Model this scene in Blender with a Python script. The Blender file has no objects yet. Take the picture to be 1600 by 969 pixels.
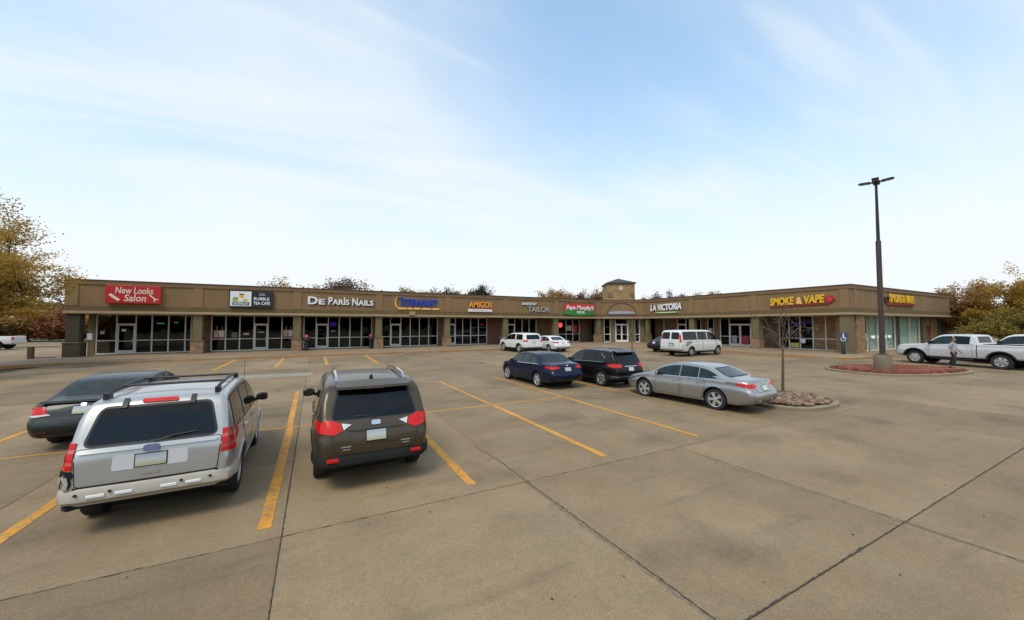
import bpy, bmesh, math, random
from mathutils import Vector, Matrix
from mathutils.bvhtree import BVHTree
R = math.radians
random.seed(7)
SC = bpy.context.scene
COL = SC.collection

# ------------------------------------------------------------------ camera
cd = bpy.data.cameras.new('camera'); cam = bpy.data.objects.new('camera', cd); COL.objects.link(cam)
cam.location = (0, 0, 2.5); cam.rotation_euler = (R(92.25), 0, R(-27.8))
cd.sensor_width = 36.0; cd.lens = 584.2 / 1600 * 36.0; cd.clip_start = 0.05; cd.clip_end = 3000
SC.camera = cam

# ------------------------------------------------------------------ sky, sun, exposure
SUN_EL, SUN_AZ = 56.0, 232.0            # azimuth clockwise from +Y: light comes from the left rear of the camera
w = bpy.data.worlds.new('World'); SC.world = w; w.use_nodes = True
nt = w.node_tree; nt.nodes.clear()
def N(t, typ, **kw):
    n = t.nodes.new(typ)
    for k, v in kw.items():
        if k in ('inputs',):
            for a, b in v.items(): n.inputs[a].default_value = b
        else: setattr(n, k, v)
    return n
def Lk(t, a, b): t.links.new(a, b)
def math_node(t, op, a, b=None, clamp=False):
    n = t.nodes.new('ShaderNodeMath'); n.operation = op; n.use_clamp = clamp
    for i, v in enumerate((a, b)):
        if v is None: continue
        if isinstance(v, (int, float)): n.inputs[i].default_value = v
        else: t.links.new(v, n.inputs[i])
    return n.outputs[0]
sky = N(nt, 'ShaderNodeTexSky', sky_type='NISHITA', sun_disc=False)
sky.sun_elevation = R(SUN_EL); sky.sun_rotation = R(SUN_AZ); sky.altitude = 200; sky.air_density = 1.0; sky.dust_density = 0.5; sky.ozone_density = 2.2
tc = N(nt, 'ShaderNodeTexCoord'); sep = N(nt, 'ShaderNodeSeparateXYZ'); Lk(nt, tc.outputs['Generated'], sep.inputs[0])
zc = math_node(nt, 'MAXIMUM', sep.outputs[2], 0.0)
den = math_node(nt, 'ADD', zc, 0.16)
px = math_node(nt, 'DIVIDE', sep.outputs[0], den); py = math_node(nt, 'DIVIDE', sep.outputs[1], den)
comb = N(nt, 'ShaderNodeCombineXYZ'); Lk(nt, px, comb.inputs[0]); Lk(nt, py, comb.inputs[1])
mp = N(nt, 'ShaderNodeMapping'); Lk(nt, comb.outputs[0], mp.inputs[0])
mp.inputs['Rotation'].default_value = (0, 0, R(30)); mp.inputs['Scale'].default_value = (0.42, 1.05, 1); mp.inputs['Location'].default_value = (11.2, 9.4, 0)
nz = N(nt, 'ShaderNodeTexNoise'); Lk(nt, mp.outputs[0], nz.inputs['Vector'])
nz.inputs['Scale'].default_value = 0.95; nz.inputs['Detail'].default_value = 7; nz.inputs['Roughness'].default_value = 0.52; nz.inputs['Distortion'].default_value = 0.5
rmp = N(nt, 'ShaderNodeMapRange'); rmp.interpolation_type = 'SMOOTHSTEP'; Lk(nt, nz.outputs[0], rmp.inputs[0])
rmp.inputs[1].default_value = 0.33; rmp.inputs[2].default_value = 0.72; rmp.inputs[3].default_value = 0.0; rmp.inputs[4].default_value = 0.9
# thin veil that thickens towards the horizon as the line of sight runs through more of it
hz = math_node(nt, 'POWER', math_node(nt, 'SUBTRACT', 1.0, zc), 3.0)
veil = math_node(nt, 'MULTIPLY', hz, 1.55, clamp=True)
mp2 = N(nt, 'ShaderNodeMapping'); Lk(nt, comb.outputs[0], mp2.inputs[0]); mp2.inputs['Rotation'].default_value = (0, 0, R(16)); mp2.inputs['Scale'].default_value = (0.55, 2.6, 1); mp2.inputs['Location'].default_value = (6.3, 1.1, 0)
nz2 = N(nt, 'ShaderNodeTexNoise'); Lk(nt, mp2.outputs[0], nz2.inputs['Vector']); nz2.inputs['Scale'].default_value = 1.25; nz2.inputs['Detail'].default_value = 6; nz2.inputs['Roughness'].default_value = 0.5; nz2.inputs['Distortion'].default_value = 0.9
rm2 = N(nt, 'ShaderNodeMapRange'); rm2.interpolation_type = 'SMOOTHSTEP'; Lk(nt, nz2.outputs[0], rm2.inputs[0]); rm2.inputs[1].default_value = 0.47; rm2.inputs[2].default_value = 0.74; rm2.inputs[3].default_value = 0.0; rm2.inputs[4].default_value = 0.40
inv = math_node(nt, 'MULTIPLY', math_node(nt, 'SUBTRACT', 1.0, rmp.outputs[0]), math_node(nt, 'SUBTRACT', 1.0, veil))
inv = math_node(nt, 'MULTIPLY', inv, math_node(nt, 'SUBTRACT', 0.74, math_node(nt, 'MULTIPLY', rm2.outputs[0], 0.74)))
fac = math_node(nt, 'SUBTRACT', 1.0, inv, clamp=True)
tint = N(nt, 'ShaderNodeMix', data_type='RGBA', blend_type='MULTIPLY'); tint.inputs[0].default_value = 1.0; Lk(nt, sky.outputs[0], tint.inputs[6]); tint.inputs[7].default_value = (0.60, 1.34, 1.46, 1)
bg1 = N(nt, 'ShaderNodeBackground'); Lk(nt, tint.outputs[2], bg1.inputs[0]); bg1.inputs[1].default_value = 0.15
bg2 = N(nt, 'ShaderNodeBackground'); bg2.inputs[0].default_value = (0.92, 0.975, 1.0, 1); bg2.inputs[1].default_value = 0.71
mx = N(nt, 'ShaderNodeMixShader'); Lk(nt, fac, mx.inputs[0]); Lk(nt, bg1.outputs[0], mx.inputs[1]); Lk(nt, bg2.outputs[0], mx.inputs[2])
wo = N(nt, 'ShaderNodeOutputWorld'); Lk(nt, mx.outputs[0], wo.inputs[0])

sl = bpy.data.lights.new('sun', 'SUN'); sun = bpy.data.objects.new('sun', sl); COL.objects.link(sun)
sl.energy = 1.5; sl.angle = R(22); sl.color = (1.0, 0.90, 0.77)
sd = Vector((math.sin(R(SUN_AZ)) * math.cos(R(SUN_EL)), math.cos(R(SUN_AZ)) * math.cos(R(SUN_EL)), math.sin(R(SUN_EL))))
sun.rotation_euler = sd.to_track_quat('Z', 'Y').to_euler(); sun.location = (-30, -30, 60)
SC.view_settings.view_transform = 'Standard'; SC.view_settings.look = 'None'; SC.view_settings.exposure = 0.5; SC.view_settings.gamma = 1.0
SC.view_settings.use_curve_mapping = False
SC.cycles.use_denoising = True; SC.cycles.max_bounces = 8; SC.cycles.transparent_max_bounces = 16
SC.cycles.caustics_reflective = False; SC.cycles.caustics_refractive = False

# ------------------------------------------------------------------ materials
MATS = {}
def mat(name, c, rough=0.7, metal=0.0, spec=0.5, coat=0.0, var=0.0, vscale=3.0, bump=0.0, bscale=40.0, emit=None, estr=0.0, c2=None, island=0.0, objrand=0.0, streak=None, vec='pos'):
    m = bpy.data.materials.new(name); m.use_nodes = True; t = m.node_tree; b = t.nodes['Principled BSDF']; MATS[name] = m
    col = (c[0], c[1], c[2], 1)
    b.inputs['Base Color'].default_value = col; b.inputs['Roughness'].default_value = rough; b.inputs['Metallic'].default_value = metal
    b.inputs['Specular IOR Level'].default_value = spec; b.inputs['Coat Weight'].default_value = coat; b.inputs['Coat Roughness'].default_value = 0.04
    if emit: b.inputs['Emission Color'].default_value = (*emit, 1); b.inputs['Emission Strength'].default_value = estr
    g = N(t, 'ShaderNodeNewGeometry'); P = g.outputs['Position']
    if vec == 'obj': P = N(t, 'ShaderNodeTexCoord').outputs['Object']
    src = None
    if var or c2 or island or objrand:
        base = N(t, 'ShaderNodeRGB'); base.outputs[0].default_value = col; src = base.outputs[0]
        if c2:
            if island:
                f = g.outputs['Random Per Island']
            else:
                nn = N(t, 'ShaderNodeTexNoise', inputs={'Scale': vscale * 0.5, 'Detail': 3}); Lk(t, P, nn.inputs['Vector'])
                mr = N(t, 'ShaderNodeMapRange', inputs={1: 0.35, 2: 0.65}); Lk(t, nn.outputs[0], mr.inputs[0]); f = mr.outputs[0]
            mxx = N(t, 'ShaderNodeMix', data_type='RGBA'); Lk(t, f, mxx.inputs[0]); Lk(t, src, mxx.inputs[6]); mxx.inputs[7].default_value = (*c2, 1); src = mxx.outputs[2]
        f = None
        if var:
            v = P
            if streak:
                mpp = N(t, 'ShaderNodeMapping'); Lk(t, P, mpp.inputs[0]); mpp.inputs['Scale'].default_value = streak; v = mpp.outputs[0]
            nn = N(t, 'ShaderNodeTexNoise', inputs={'Scale': vscale, 'Detail': 6, 'Roughness': 0.62}); Lk(t, v, nn.inputs['Vector'])
            mr = N(t, 'ShaderNodeMapRange', inputs={1: 0.25, 2: 0.75, 3: 1 - var, 4: 1 + var}); Lk(t, nn.outputs[0], mr.inputs[0]); f = mr.outputs[0]
        if objrand:
            oi = N(t, 'ShaderNodeObjectInfo'); o = math_node(t, 'ADD', math_node(t, 'MULTIPLY', oi.outputs['Random'], 2 * objrand), 1 - objrand)
            f = o if f is None else math_node(t, 'MULTIPLY', f, o)
        if f is not None:
            vm = N(t, 'ShaderNodeVectorMath', operation='SCALE'); Lk(t, src, vm.inputs[0]); Lk(t, f, vm.inputs['Scale']); src = vm.outputs[0]
        Lk(t, src, b.inputs['Base Color'])
    if bump:
        nn = N(t, 'ShaderNodeTexNoise', inputs={'Scale': bscale, 'Detail': 4}); Lk(t, P, nn.inputs['Vector'])
        bp = N(t, 'ShaderNodeBump', inputs={'Strength': bump, 'Distance': 0.02}); Lk(t, nn.outputs[0], bp.inputs['Height']); Lk(t, bp.outputs[0], b.inputs['Normal'])
    return m
def M(n): return MATS[n]

def concrete(name, c, dark, rnd=0.14, agg=0.34):
    m = bpy.data.materials.new(name); m.use_nodes = True; t = m.node_tree; b = t.nodes['Principled BSDF']; MATS[name] = m
    g = N(t, 'ShaderNodeNewGeometry'); P = g.outputs['Position']
    def noise(s, d, lo, hi, a, bb, r=0.6, vec=None):
        nn = N(t, 'ShaderNodeTexNoise', inputs={'Scale': s, 'Detail': d, 'Roughness': r}); Lk(t, vec or P, nn.inputs['Vector'])
        mr = N(t, 'ShaderNodeMapRange', inputs={1: lo, 2: hi, 3: a, 4: bb}); Lk(t, nn.outputs[0], mr.inputs[0]); return mr.outputs[0]
    f = noise(0.24, 5, .3, .7, 0.78, 1.16)
    f = math_node(t, 'MULTIPLY', f, noise(2.2, 6, .3, .7, 0.90, 1.09))
    f = math_node(t, 'MULTIPLY', f, noise(14, 4, .3, .7, 0.90, 1.10, .7))
    f = math_node(t, 'MULTIPLY', f, noise(62, 3, .32, .68, 1 - agg, 1 + agg, .85))
    # traffic grime: soft blotches and drawn out tyre scuffs
    st = noise(0.55, 7, .52, .72, 0.0, 1.0, .68)
    mp_ = N(t, 'ShaderNodeMapping'); Lk(t, P, mp_.inputs[0]); mp_.inputs['Scale'].default_value = (0.35, 2.6, 1); mp_.inputs['Rotation'].default_value = (0, 0, R(8))
    st2 = noise(0.8, 5, .58, .78, 0.0, 0.7, .6, mp_.outputs[0])
    st = math_node(t, 'MAXIMUM', st, st2)
    sp = N(t, 'ShaderNodeTexVoronoi', inputs={'Scale': 0.9, 'Randomness': 1.0}); Lk(t, P, sp.inputs['Vector'])
    spm = N(t, 'ShaderNodeMapRange', inputs={1: 0.0, 2: 0.045, 3: 0.6, 4: 0.0}); Lk(t, sp.outputs['Distance'], spm.inputs[0])
    oi = N(t, 'ShaderNodeObjectInfo'); o = math_node(t, 'ADD', math_node(t, 'MULTIPLY', oi.outputs['Random'], 2 * rnd), 1 - rnd)
    f = math_node(t, 'MULTIPLY', f, o)
    base = N(t, 'ShaderNodeRGB'); base.outputs[0].default_value = (*c, 1)
    warm = N(t, 'ShaderNodeMix', data_type='RGBA'); Lk(t, noise(0.9, 4, .35, .7, 0, .55), warm.inputs[0]); Lk(t, base.outputs[0], warm.inputs[6]); warm.inputs[7].default_value = (c[0] * 1.05, c[1] * .93, c[2] * .80, 1)
    m1 = N(t, 'ShaderNodeMix', data_type='RGBA'); Lk(t, math_node(t, 'MULTIPLY', st, 0.72), m1.inputs[0]); Lk(t, warm.outputs[2], m1.inputs[6]); m1.inputs[7].default_value = (*dark, 1)
    m2 = N(t, 'ShaderNodeMix', data_type='RGBA'); Lk(t, math_node(t, 'MULTIPLY', spm.outputs[0], 0.75), m2.inputs[0]); Lk(t, m1.outputs[2], m2.inputs[6]); m2.inputs[7].default_value = (dark[0] * .4, dark[1] * .4, dark[2] * .4, 1)
    vm = N(t, 'ShaderNodeVectorMath', operation='SCALE'); Lk(t, m2.outputs[2], vm.inputs[0]); Lk(t, f, vm.inputs['Scale']); Lk(t, vm.outputs[0], b.inputs['Base Color'])
    b.inputs['Roughness'].default_value = 0.82; b.inputs['Specular IOR Level'].default_value = 0.3
    nn = N(t, 'ShaderNodeTexNoise', inputs={'Scale': 90, 'Detail': 3}); Lk(t, P, nn.inputs['Vector'])
    bp = N(t, 'ShaderNodeBump', inputs={'Strength': 0.35, 'Distance': 0.006}); Lk(t, nn.outputs[0], bp.inputs['Height']); Lk(t, bp.outputs[0], b.inputs['Normal'])
    return m

def paintline(name, c, worn, wear=0.45):
    """road paint worn through to the concrete in ragged patches"""
    m = bpy.data.materials.new(name); m.use_nodes = True; t = m.node_tree; b = t.nodes['Principled BSDF']; MATS[name] = m
    g = N(t, 'ShaderNodeNewGeometry')
    nn = N(t, 'ShaderNodeTexNoise', inputs={'Scale': 9.0, 'Detail': 8, 'Roughness': 0.72}); Lk(t, g.outputs['Position'], nn.inputs['Vector'])
    mr = N(t, 'ShaderNodeMapRange', inputs={1: 1 - wear, 2: 1 - wear + 0.1}); Lk(t, nn.outputs[0], mr.inputs[0])
    n2 = N(t, 'ShaderNodeTexNoise', inputs={'Scale': 1.3, 'Detail': 3}); Lk(t, g.outputs['Position'], n2.inputs['Vector'])
    v = N(t, 'ShaderNodeMapRange', inputs={1: .3, 2: .7, 3: .82, 4: 1.12}); Lk(t, n2.outputs[0], v.inputs[0])
    mx = N(t, 'ShaderNodeMix', data_type='RGBA'); Lk(t, mr.outputs[0], mx.inputs[0]); mx.inputs[6].default_value = (*c, 1); mx.inputs[7].default_value = (*worn, 1)
    vm = N(t, 'ShaderNodeVectorMath', operation='SCALE'); Lk(t, mx.outputs[2], vm.inputs[0]); Lk(t, v.outputs[0], vm.inputs['Scale']); Lk(t, vm.outputs[0], b.inputs['Base Color'])
    b.inputs['Roughness'].default_value = 0.75
    return m

def glassmat(name, tint, dark=0.0, rough=0.01):
    """shop window: a thin reflecting sheet that lets part of the light through"""
    m = bpy.data.materials.new(name); m.use_nodes = True; t = m.node_tree; t.nodes.clear(); MATS[name] = m
    tr = N(t, 'ShaderNodeBsdfTransparent'); tr.inputs[0].default_value = (*tint, 1)
    gl = N(t, 'ShaderNodeBsdfGlossy'); gl.inputs['Color'].default_value = (0.9, 0.95, 0.95, 1); gl.inputs['Roughness'].default_value = rough
    fr = N(t, 'ShaderNodeFresnel', inputs={'IOR': 1.5})
    gm = N(t, 'ShaderNodeNewGeometry'); mr = math_node(t, 'MULTIPLY', fr.outputs[0], math_node(t, 'SUBTRACT', 1.0, gm.outputs['Backfacing']))
    mx = N(t, 'ShaderNodeMixShader'); Lk(t, mr, mx.inputs[0]); Lk(t, tr.outputs[0], mx.inputs[1]); Lk(t, gl.outputs[0], mx.inputs[2])
    o = N(t, 'ShaderNodeOutputMaterial'); Lk(t, mx.outputs[0], o.inputs[0]); return m

def brickmat(name, c1, c2, mortar, scale=1.0, rowh=0.075, bw=0.22, axis='x'):
    m = bpy.data.materials.new(name); m.use_nodes = True; t = m.node_tree; b = t.nodes['Principled BSDF']; MATS[name] = m
    g = N(t, 'ShaderNodeNewGeometry'); s = N(t, 'ShaderNodeSeparateXYZ'); Lk(t, g.outputs['Position'], s.inputs[0])
    cb = N(t, 'ShaderNodeCombineXYZ'); Lk(t, math_node(t, 'ADD', s.outputs[0], s.outputs[1]), cb.inputs[0]); Lk(t, s.outputs[2], cb.inputs[1])
    br = N(t, 'ShaderNodeTexBrick'); Lk(t, cb.outputs[0], br.inputs[0])
    br.inputs['Color1'].default_value = (*c1, 1); br.inputs['Color2'].default_value = (*c2, 1); br.inputs['Mortar'].default_value = (*mortar, 1)
    br.inputs['Scale'].default_value = 1.0; br.inputs['Mortar Size'].default_value = 0.008; br.inputs['Brick Width'].default_value = bw; br.inputs['Row Height'].default_value = rowh
    nn = N(t, 'ShaderNodeTexNoise', inputs={'Scale': 2.5, 'Detail': 5}); Lk(t, g.outputs['Position'], nn.inputs['Vector'])
    mr = N(t, 'ShaderNodeMapRange', inputs={1: .3, 2: .7, 3: .75, 4: 1.25}); Lk(t, nn.outputs[0], mr.inputs[0])
    vm = N(t, 'ShaderNodeVectorMath', operation='SCALE'); Lk(t, br.outputs[0], vm.inputs[0]); Lk(t, mr.outputs[0], vm.inputs['Scale']); Lk(t, vm.outputs[0], b.inputs['Base Color'])
    bp = N(t, 'ShaderNodeBump', inputs={'Strength': 0.5, 'Distance': 0.01}); Lk(t, br.outputs[1], bp.inputs['Height']); bp.invert = True; Lk(t, bp.outputs[0], b.inputs['Normal'])
    b.inputs['Roughness'].default_value = 0.85; return m

concrete('concrete', (0.252, 0.184, 0.108), (0.08, 0.062, 0.042))
concrete('sidewalk', (0.26, 0.188, 0.118), (0.2, 0.15, 0.1), 0.05, 0.1)
concrete('pale_concrete', (0.29, 0.26, 0.205), (0.25, 0.22, 0.17), 0.05, 0.1)
mat('joint', (0.06, 0.048, 0.034), 0.95, var=0.4, vscale=30)
mat('crumble', (0.20, 0.15, 0.09), 0.95, var=0.5, vscale=25)
paintline('yellow_paint', (0.62, 0.27, 0.022), (0.28, 0.19, 0.09), 0.50)
paintline('yellow_faded', (0.48, 0.25, 0.055), (0.25, 0.18, 0.10), 0.58)
mat('eifs', (0.238, 0.146, 0.068), 0.92, var=0.16, vscale=0.9, bump=0.15, bscale=60, streak=(1, 1, .35))
mat('eifs_band', (0.145, 0.098, 0.041), 0.92, var=0.14, vscale=1.4, bump=0.15, bscale=60, streak=(1, 1, .4))
mat('eifs_cap', (0.20, 0.123, 0.06), 0.9, var=0.12, vscale=1.2)
mat('eifs_pilaster', (0.255, 0.157, 0.074), 0.92, var=0.08, vscale=1.1)
mat('trim_light', (0.36, 0.26, 0.145), 0.8, var=0.10, vscale=2.0)
mat('cap_metal', (0.10, 0.065, 0.035), 0.5, 0.2, var=0.1)
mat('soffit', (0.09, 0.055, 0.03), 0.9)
mat('column', (0.165, 0.13, 0.063), 0.9, var=0.16, vscale=2.0, streak=(1, 1, .3))
mat('column_dark', (0.06, 0.05, 0.03), 0.9, var=0.2, vscale=2.5)
brickmat('stone_base', (0.33, 0.20, 0.11), (0.24, 0.15, 0.085), (0.16, 0.12, 0.08), rowh=0.2, bw=0.4)
brickmat('brick_brown', (0.20, 0.115, 0.055), (0.14, 0.082, 0.042), (0.13, 0.1, 0.07)); brickmat('brick_shop', (0.34, 0.185, 0.075), (0.22, 0.12, 0.05), (0.30, 0.23, 0.14), rowh=.1, bw=.3)
brickmat('brick_tan', (0.36, 0.22, 0.095), (0.30, 0.18, 0.08), (0.24, 0.165, 0.085))
brickmat('brick_red', (0.22, 0.085, 0.05), (0.16, 0.06, 0.04), (0.15, 0.11, 0.09))
mat('alu', (0.74, 0.71, 0.64), 0.45, 0.0, var=0.06)
mat('alu_dim', (0.33, 0.33, 0.31), 0.45, 0.3, var=0.08)
glassmat('shop_glass', (0.28, 0.30, 0.29)); glassmat('clear_glass', (0.88, 0.92, 0.90))
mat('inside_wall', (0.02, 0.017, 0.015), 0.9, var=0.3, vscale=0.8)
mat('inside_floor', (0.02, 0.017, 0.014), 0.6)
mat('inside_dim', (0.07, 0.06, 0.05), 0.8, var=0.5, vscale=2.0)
mat('roofing', (0.3, 0.29, 0.27), 0.9, var=0.1)
mat('shingle', (0.055, 0.05, 0.05), 0.9, var=0.3, vscale=8)
mat('white', (0.78, 0.77, 0.74), 0.5)
mat('cream', (0.72, 0.62, 0.44), 0.5)
mat('black', (0.012, 0.012, 0.013), 0.5)
mat('near_black', (0.02, 0.02, 0.022), 0.35)
mat('rubber', (0.018, 0.018, 0.018), 0.85, var=0.25, vscale=12)
mat('dark_plastic', (0.016, 0.0165, 0.017), 0.7, spec=.25, var=0.15, vscale=8)
mat('wheel_well', (0.006, 0.006, 0.006), 0.95)
mat('glass_dark', (0.004, 0.0042, 0.0045), 0.03, spec=0.36, coat=0.0, var=0.5, vscale=1.6, bump=0.10, bscale=2.2)
mat('glass_clear', (0.016, 0.023, 0.018), 0.03, spec=0.42, coat=0.0, var=0.8, vscale=2.6, vec='obj')
mat('chrome', (0.62, 0.63, 0.64), 0.16, 0.9)
mat('alloy', (0.60, 0.60, 0.60), 0.3, 0.6, var=0.1, vscale=10)
mat('alloy_dark', (0.07, 0.07, 0.075), 0.35, 0.6)
mat('lamp_red', (0.60, 0.012, 0.008), 0.2, spec=.35, coat=0.1, var=0.25, vscale=14)
mat('lamp_red_dark', (0.12, 0.006, 0.008), 0.12, coat=1.0)
mat('lamp_pink', (0.55, 0.10, 0.09), 0.12, coat=1.0)
mat('lamp_clear', (0.62, 0.62, 0.60), 0.1, coat=1.0, var=0.2, vscale=20)
mat('lamp_amber', (0.6, 0.2, 0.02), 0.15, coat=1.0)
pm_ = mat('plate', (0.5, 0.55, 0.55), 0.4)
_t = pm_.node_tree; _g = N(_t, 'ShaderNodeTexCoord'); _s = N(_t, 'ShaderNodeSeparateXYZ'); Lk(_t, _g.outputs['Generated'], _s.inputs[0]); _r = N(_t, 'ShaderNodeValToRGB'); Lk(_t, _s.outputs[2], _r.inputs[0]); Lk(_t, _r.outputs[0], _t.nodes['Principled BSDF'].inputs['Base Color'])
_r.color_ramp.elements[0].color = (.36, .38, .22, 1); _r.color_ramp.elements[0].position = .12; _r.color_ramp.elements[1].color = (.34, .42, .48, 1); _r.color_ramp.elements[1].position = .9; _e = _r.color_ramp.elements.new(.5); _e.color = (.48, .50, .46, 1)
mat('plate_white', (0.62, 0.62, 0.60), 0.4)

# ------------------------------------------------------------------ mesh helpers
def link(name, me, material, parent=None, smooth=False, sharp=None):
    if material is not None and len(me.materials) == 0: me.materials.append(M(material) if isinstance(material, str) else material)
    o = bpy.data.objects.new(name, me); COL.objects.link(o)
    if parent is not None: o.parent = parent
    if smooth:
        for p in me.polygons: p.use_smooth = True
        if sharp: me.set_sharp_from_angle(angle=R(sharp))
    return o
def tag(o, label=None, cat=None, group=None, kind=None):
    if label: o['label'] = label
    if cat: o['category'] = cat
    if group: o['group'] = group
    if kind: o['kind'] = kind
    return o
def empty(name, loc=(0, 0, 0), rz=0.0):
    o = bpy.data.objects.new(name, None); COL.objects.link(o); o.location = loc; o.rotation_euler = (0, 0, rz); o.empty_display_size = 0.2; return o

class MB:
    def __init__(s, f=None): s.v = []; s.f = []; s.fn = f
    def P(s, *p):
        s.v.append(tuple(s.fn(*p)) if s.fn else tuple(p)); return len(s.v) - 1
    def box(s, x0, x1, y0, y1, z0, z1):
        n = len(s.v)
        for z in (z0, z1):
            for (x, y) in ((x0, y0), (x1, y0), (x1, y1), (x0, y1)): s.P(x, y, z)
        for q in ((0, 3, 2, 1), (4, 5, 6, 7), (0, 1, 5, 4), (1, 2, 6, 5), (2, 3, 7, 6), (3, 0, 4, 7)): s.f.append(tuple(n + i for i in q))
        return s
    def prism(s, poly, z0, z1):
        n = len(s.v); k = len(poly)
        for z in (z0, z1):
            for p in poly: s.P(p[0], p[1], z)
        s.f.append(tuple(range(n + k - 1, n - 1, -1))); s.f.append(tuple(range(n + k, n + 2 * k)))
        for i in range(k): s.f.append((n + i, n + (i + 1) % k, n + k + (i + 1) % k, n + k + i))
        return s
    def loft(s, loops, cap=True, close=True):
        n = len(s.v); k = len(loops[0])
        for l in loops:
            for p in l: s.P(*p)
        for j in range(len(loops) - 1):
            for i in range(k if close else k - 1):
                a = n + j * k + i; b = n + j * k + (i + 1) % k
                s.f.append((a, b, b + k, a + k))
        if cap:
            s.f.append(tuple(range(n + k - 1, n - 1, -1))); m = n + (len(loops) - 1) * k; s.f.append(tuple(range(m, m + k)))
        return s
    def tube(s, pts, rad, seg=6, cap=True):
        pts = [Vector(p) for p in pts]; loops = []
        rads = rad if isinstance(rad, (list, tuple)) else [rad] * len(pts)
        up = Vector((0.31, 0.17, 0.93))
        for i, p in enumerate(pts):
            d = (pts[min(i + 1, len(pts) - 1)] - pts[max(i - 1, 0)]).normalized()
            a = d.cross(up)
            if a.length < 0.05: a = d.cross(Vector((1, 0, 0)))
            a.normalize(); b = d.cross(a)
            loops.append([tuple(p + (a * math.cos(2 * math.pi * k / seg) + b * math.sin(2 * math.pi * k / seg)) * rads[i]) for k in range(seg)])
        return s.loft(loops, cap)
    def lathe(s, prof, seg=24, axis='z', c=(0, 0, 0), close=False):
        """prof: (r, h) pairs"""
        loops = []
        for r, h in prof:
            l = []
            for k in range(seg):
                a = 2 * math.pi * k / seg; u, v = r * math.cos(a), r * math.sin(a)
                l.append({'z': (c[0] + u, c[1] + v, c[2] + h), 'x': (c[0] + h, c[1] + u, c[2] + v), 'y': (c[0] + v, c[1] + h, c[2] + u)}[axis])
            loops.append(l)
        return s.loft(loops, cap=not close)
    def mesh(s, name):
        me = bpy.data.meshes.new(name); me.from_pydata(s.v, [], s.f); me.update()
        bm = bmesh.new(); bm.from_mesh(me); bmesh.ops.recalc_face_normals(bm, faces=bm.faces); bm.to_mesh(me); bm.free()
        return me
    def build(s, name, material, parent=None, smooth=False, sharp=40, bevel=0.0):
        o = link(name, s.mesh(name), material, parent, smooth, sharp if smooth else None)
        if bevel:
            b = o.modifiers.new('bevel', 'BEVEL'); b.width = bevel; b.segments = 2; b.limit_method = 'ANGLE'
        return o

def ring(cx, cy, rx, ry, n=40, jit=0.0, seed=1, p=2.0):
    rr = random.Random(seed); out = []
    for k in range(n):
        a = 2 * math.pi * k / n; c, s_ = math.cos(a), math.sin(a); j = 1 + rr.uniform(-jit, jit)
        out.append((cx + rx * math.copysign(abs(c) ** (2 / p), c) * j, cy + ry * math.copysign(abs(s_) ** (2 / p), s_) * j))
    return out

# ------------------------------------------------------------------ ground, lot, pavements
gnd = MB(); gnd.box(-700, 700, -500, 1200, -0.6, -0.08)
mat('grass', (0.075, 0.085, 0.03), 0.95, var=0.35, vscale=0.5, c2=(0.14, 0.115, 0.05))
g_ = gnd.build('ground', 'grass'); tag(g_, kind='structure')

lot = MB(); lot.prism([(-14.4, -60), (140, -60), (140, 60), (33.05, 60), (-14.4, 33.1)][:0] or [(-14.3, -60), (120, -60), (120, 36), (-14.3, 36)], -0.07, -0.014)
lot_o = lot.build('parking_lot', 'joint'); tag(lot_o, kind='structure')
XJ = [-14.25, -10.6, -7.15, -3.72, -0.3, 3.04, 6.66, 10.1, 13.55, 17.0, 20.45, 23.9, 27.35, 30.8, 34.3, 37.75, 41.2, 44.6, 48.0]
YJ = [-4.65, -1.35, 1.96, 5.25, 8.05, 10.9, 14.2, 17.5, 20.9, 24.3, 27.7, 31.1, 34.4]
slab_me = None
GAP = 0.0035
rr = random.Random(3)
slab_cache = {}
def slab(x0, x1, y0, y1):
    key = (round(x1 - x0, 3), round(y1 - y0, 3))
    if key not in slab_cache:
        a, b = key[0] / 2 - GAP, key[1] / 2 - GAP; e = 0.004
        mb = MB(); mb.loft([[(-a, -b, -0.013), (a, -b, -0.013), (a, b, -0.013), (-a, b, -0.013)], [(-a, -b, -0.005), (a, -b, -0.005), (a, b, -0.005), (-a, b, -0.005)], [(-a + e, -b + e, 0), (a - e, -b + e, 0), (a - e, b - e, 0), (-a + e, b - e, 0)]])
        me = mb.mesh('concrete_slab'); me.materials.append(M('concrete')); slab_cache[key] = me
    o = bpy.data.objects.new('concrete_slab', slab_cache[key]); COL.objects.link(o); o.parent = lot_o
    o.location = ((x0 + x1) / 2, (y0 + y1) / 2, rr.uniform(-0.0012, 0.0012)); return o
for i in range(len(XJ) - 1):
    for j in range(len(YJ) - 1):
        slab(XJ[i], XJ[i + 1], YJ[j], YJ[j + 1])
far = MB()
far.box(48.0 + GAP, 120, -60, 36, -0.013, 0.0); far.box(-14.2, 48.0 - GAP, -60, -4.66, -0.013, 0.0)
tag(far.build('far_paving', 'concrete', lot_o))
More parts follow.
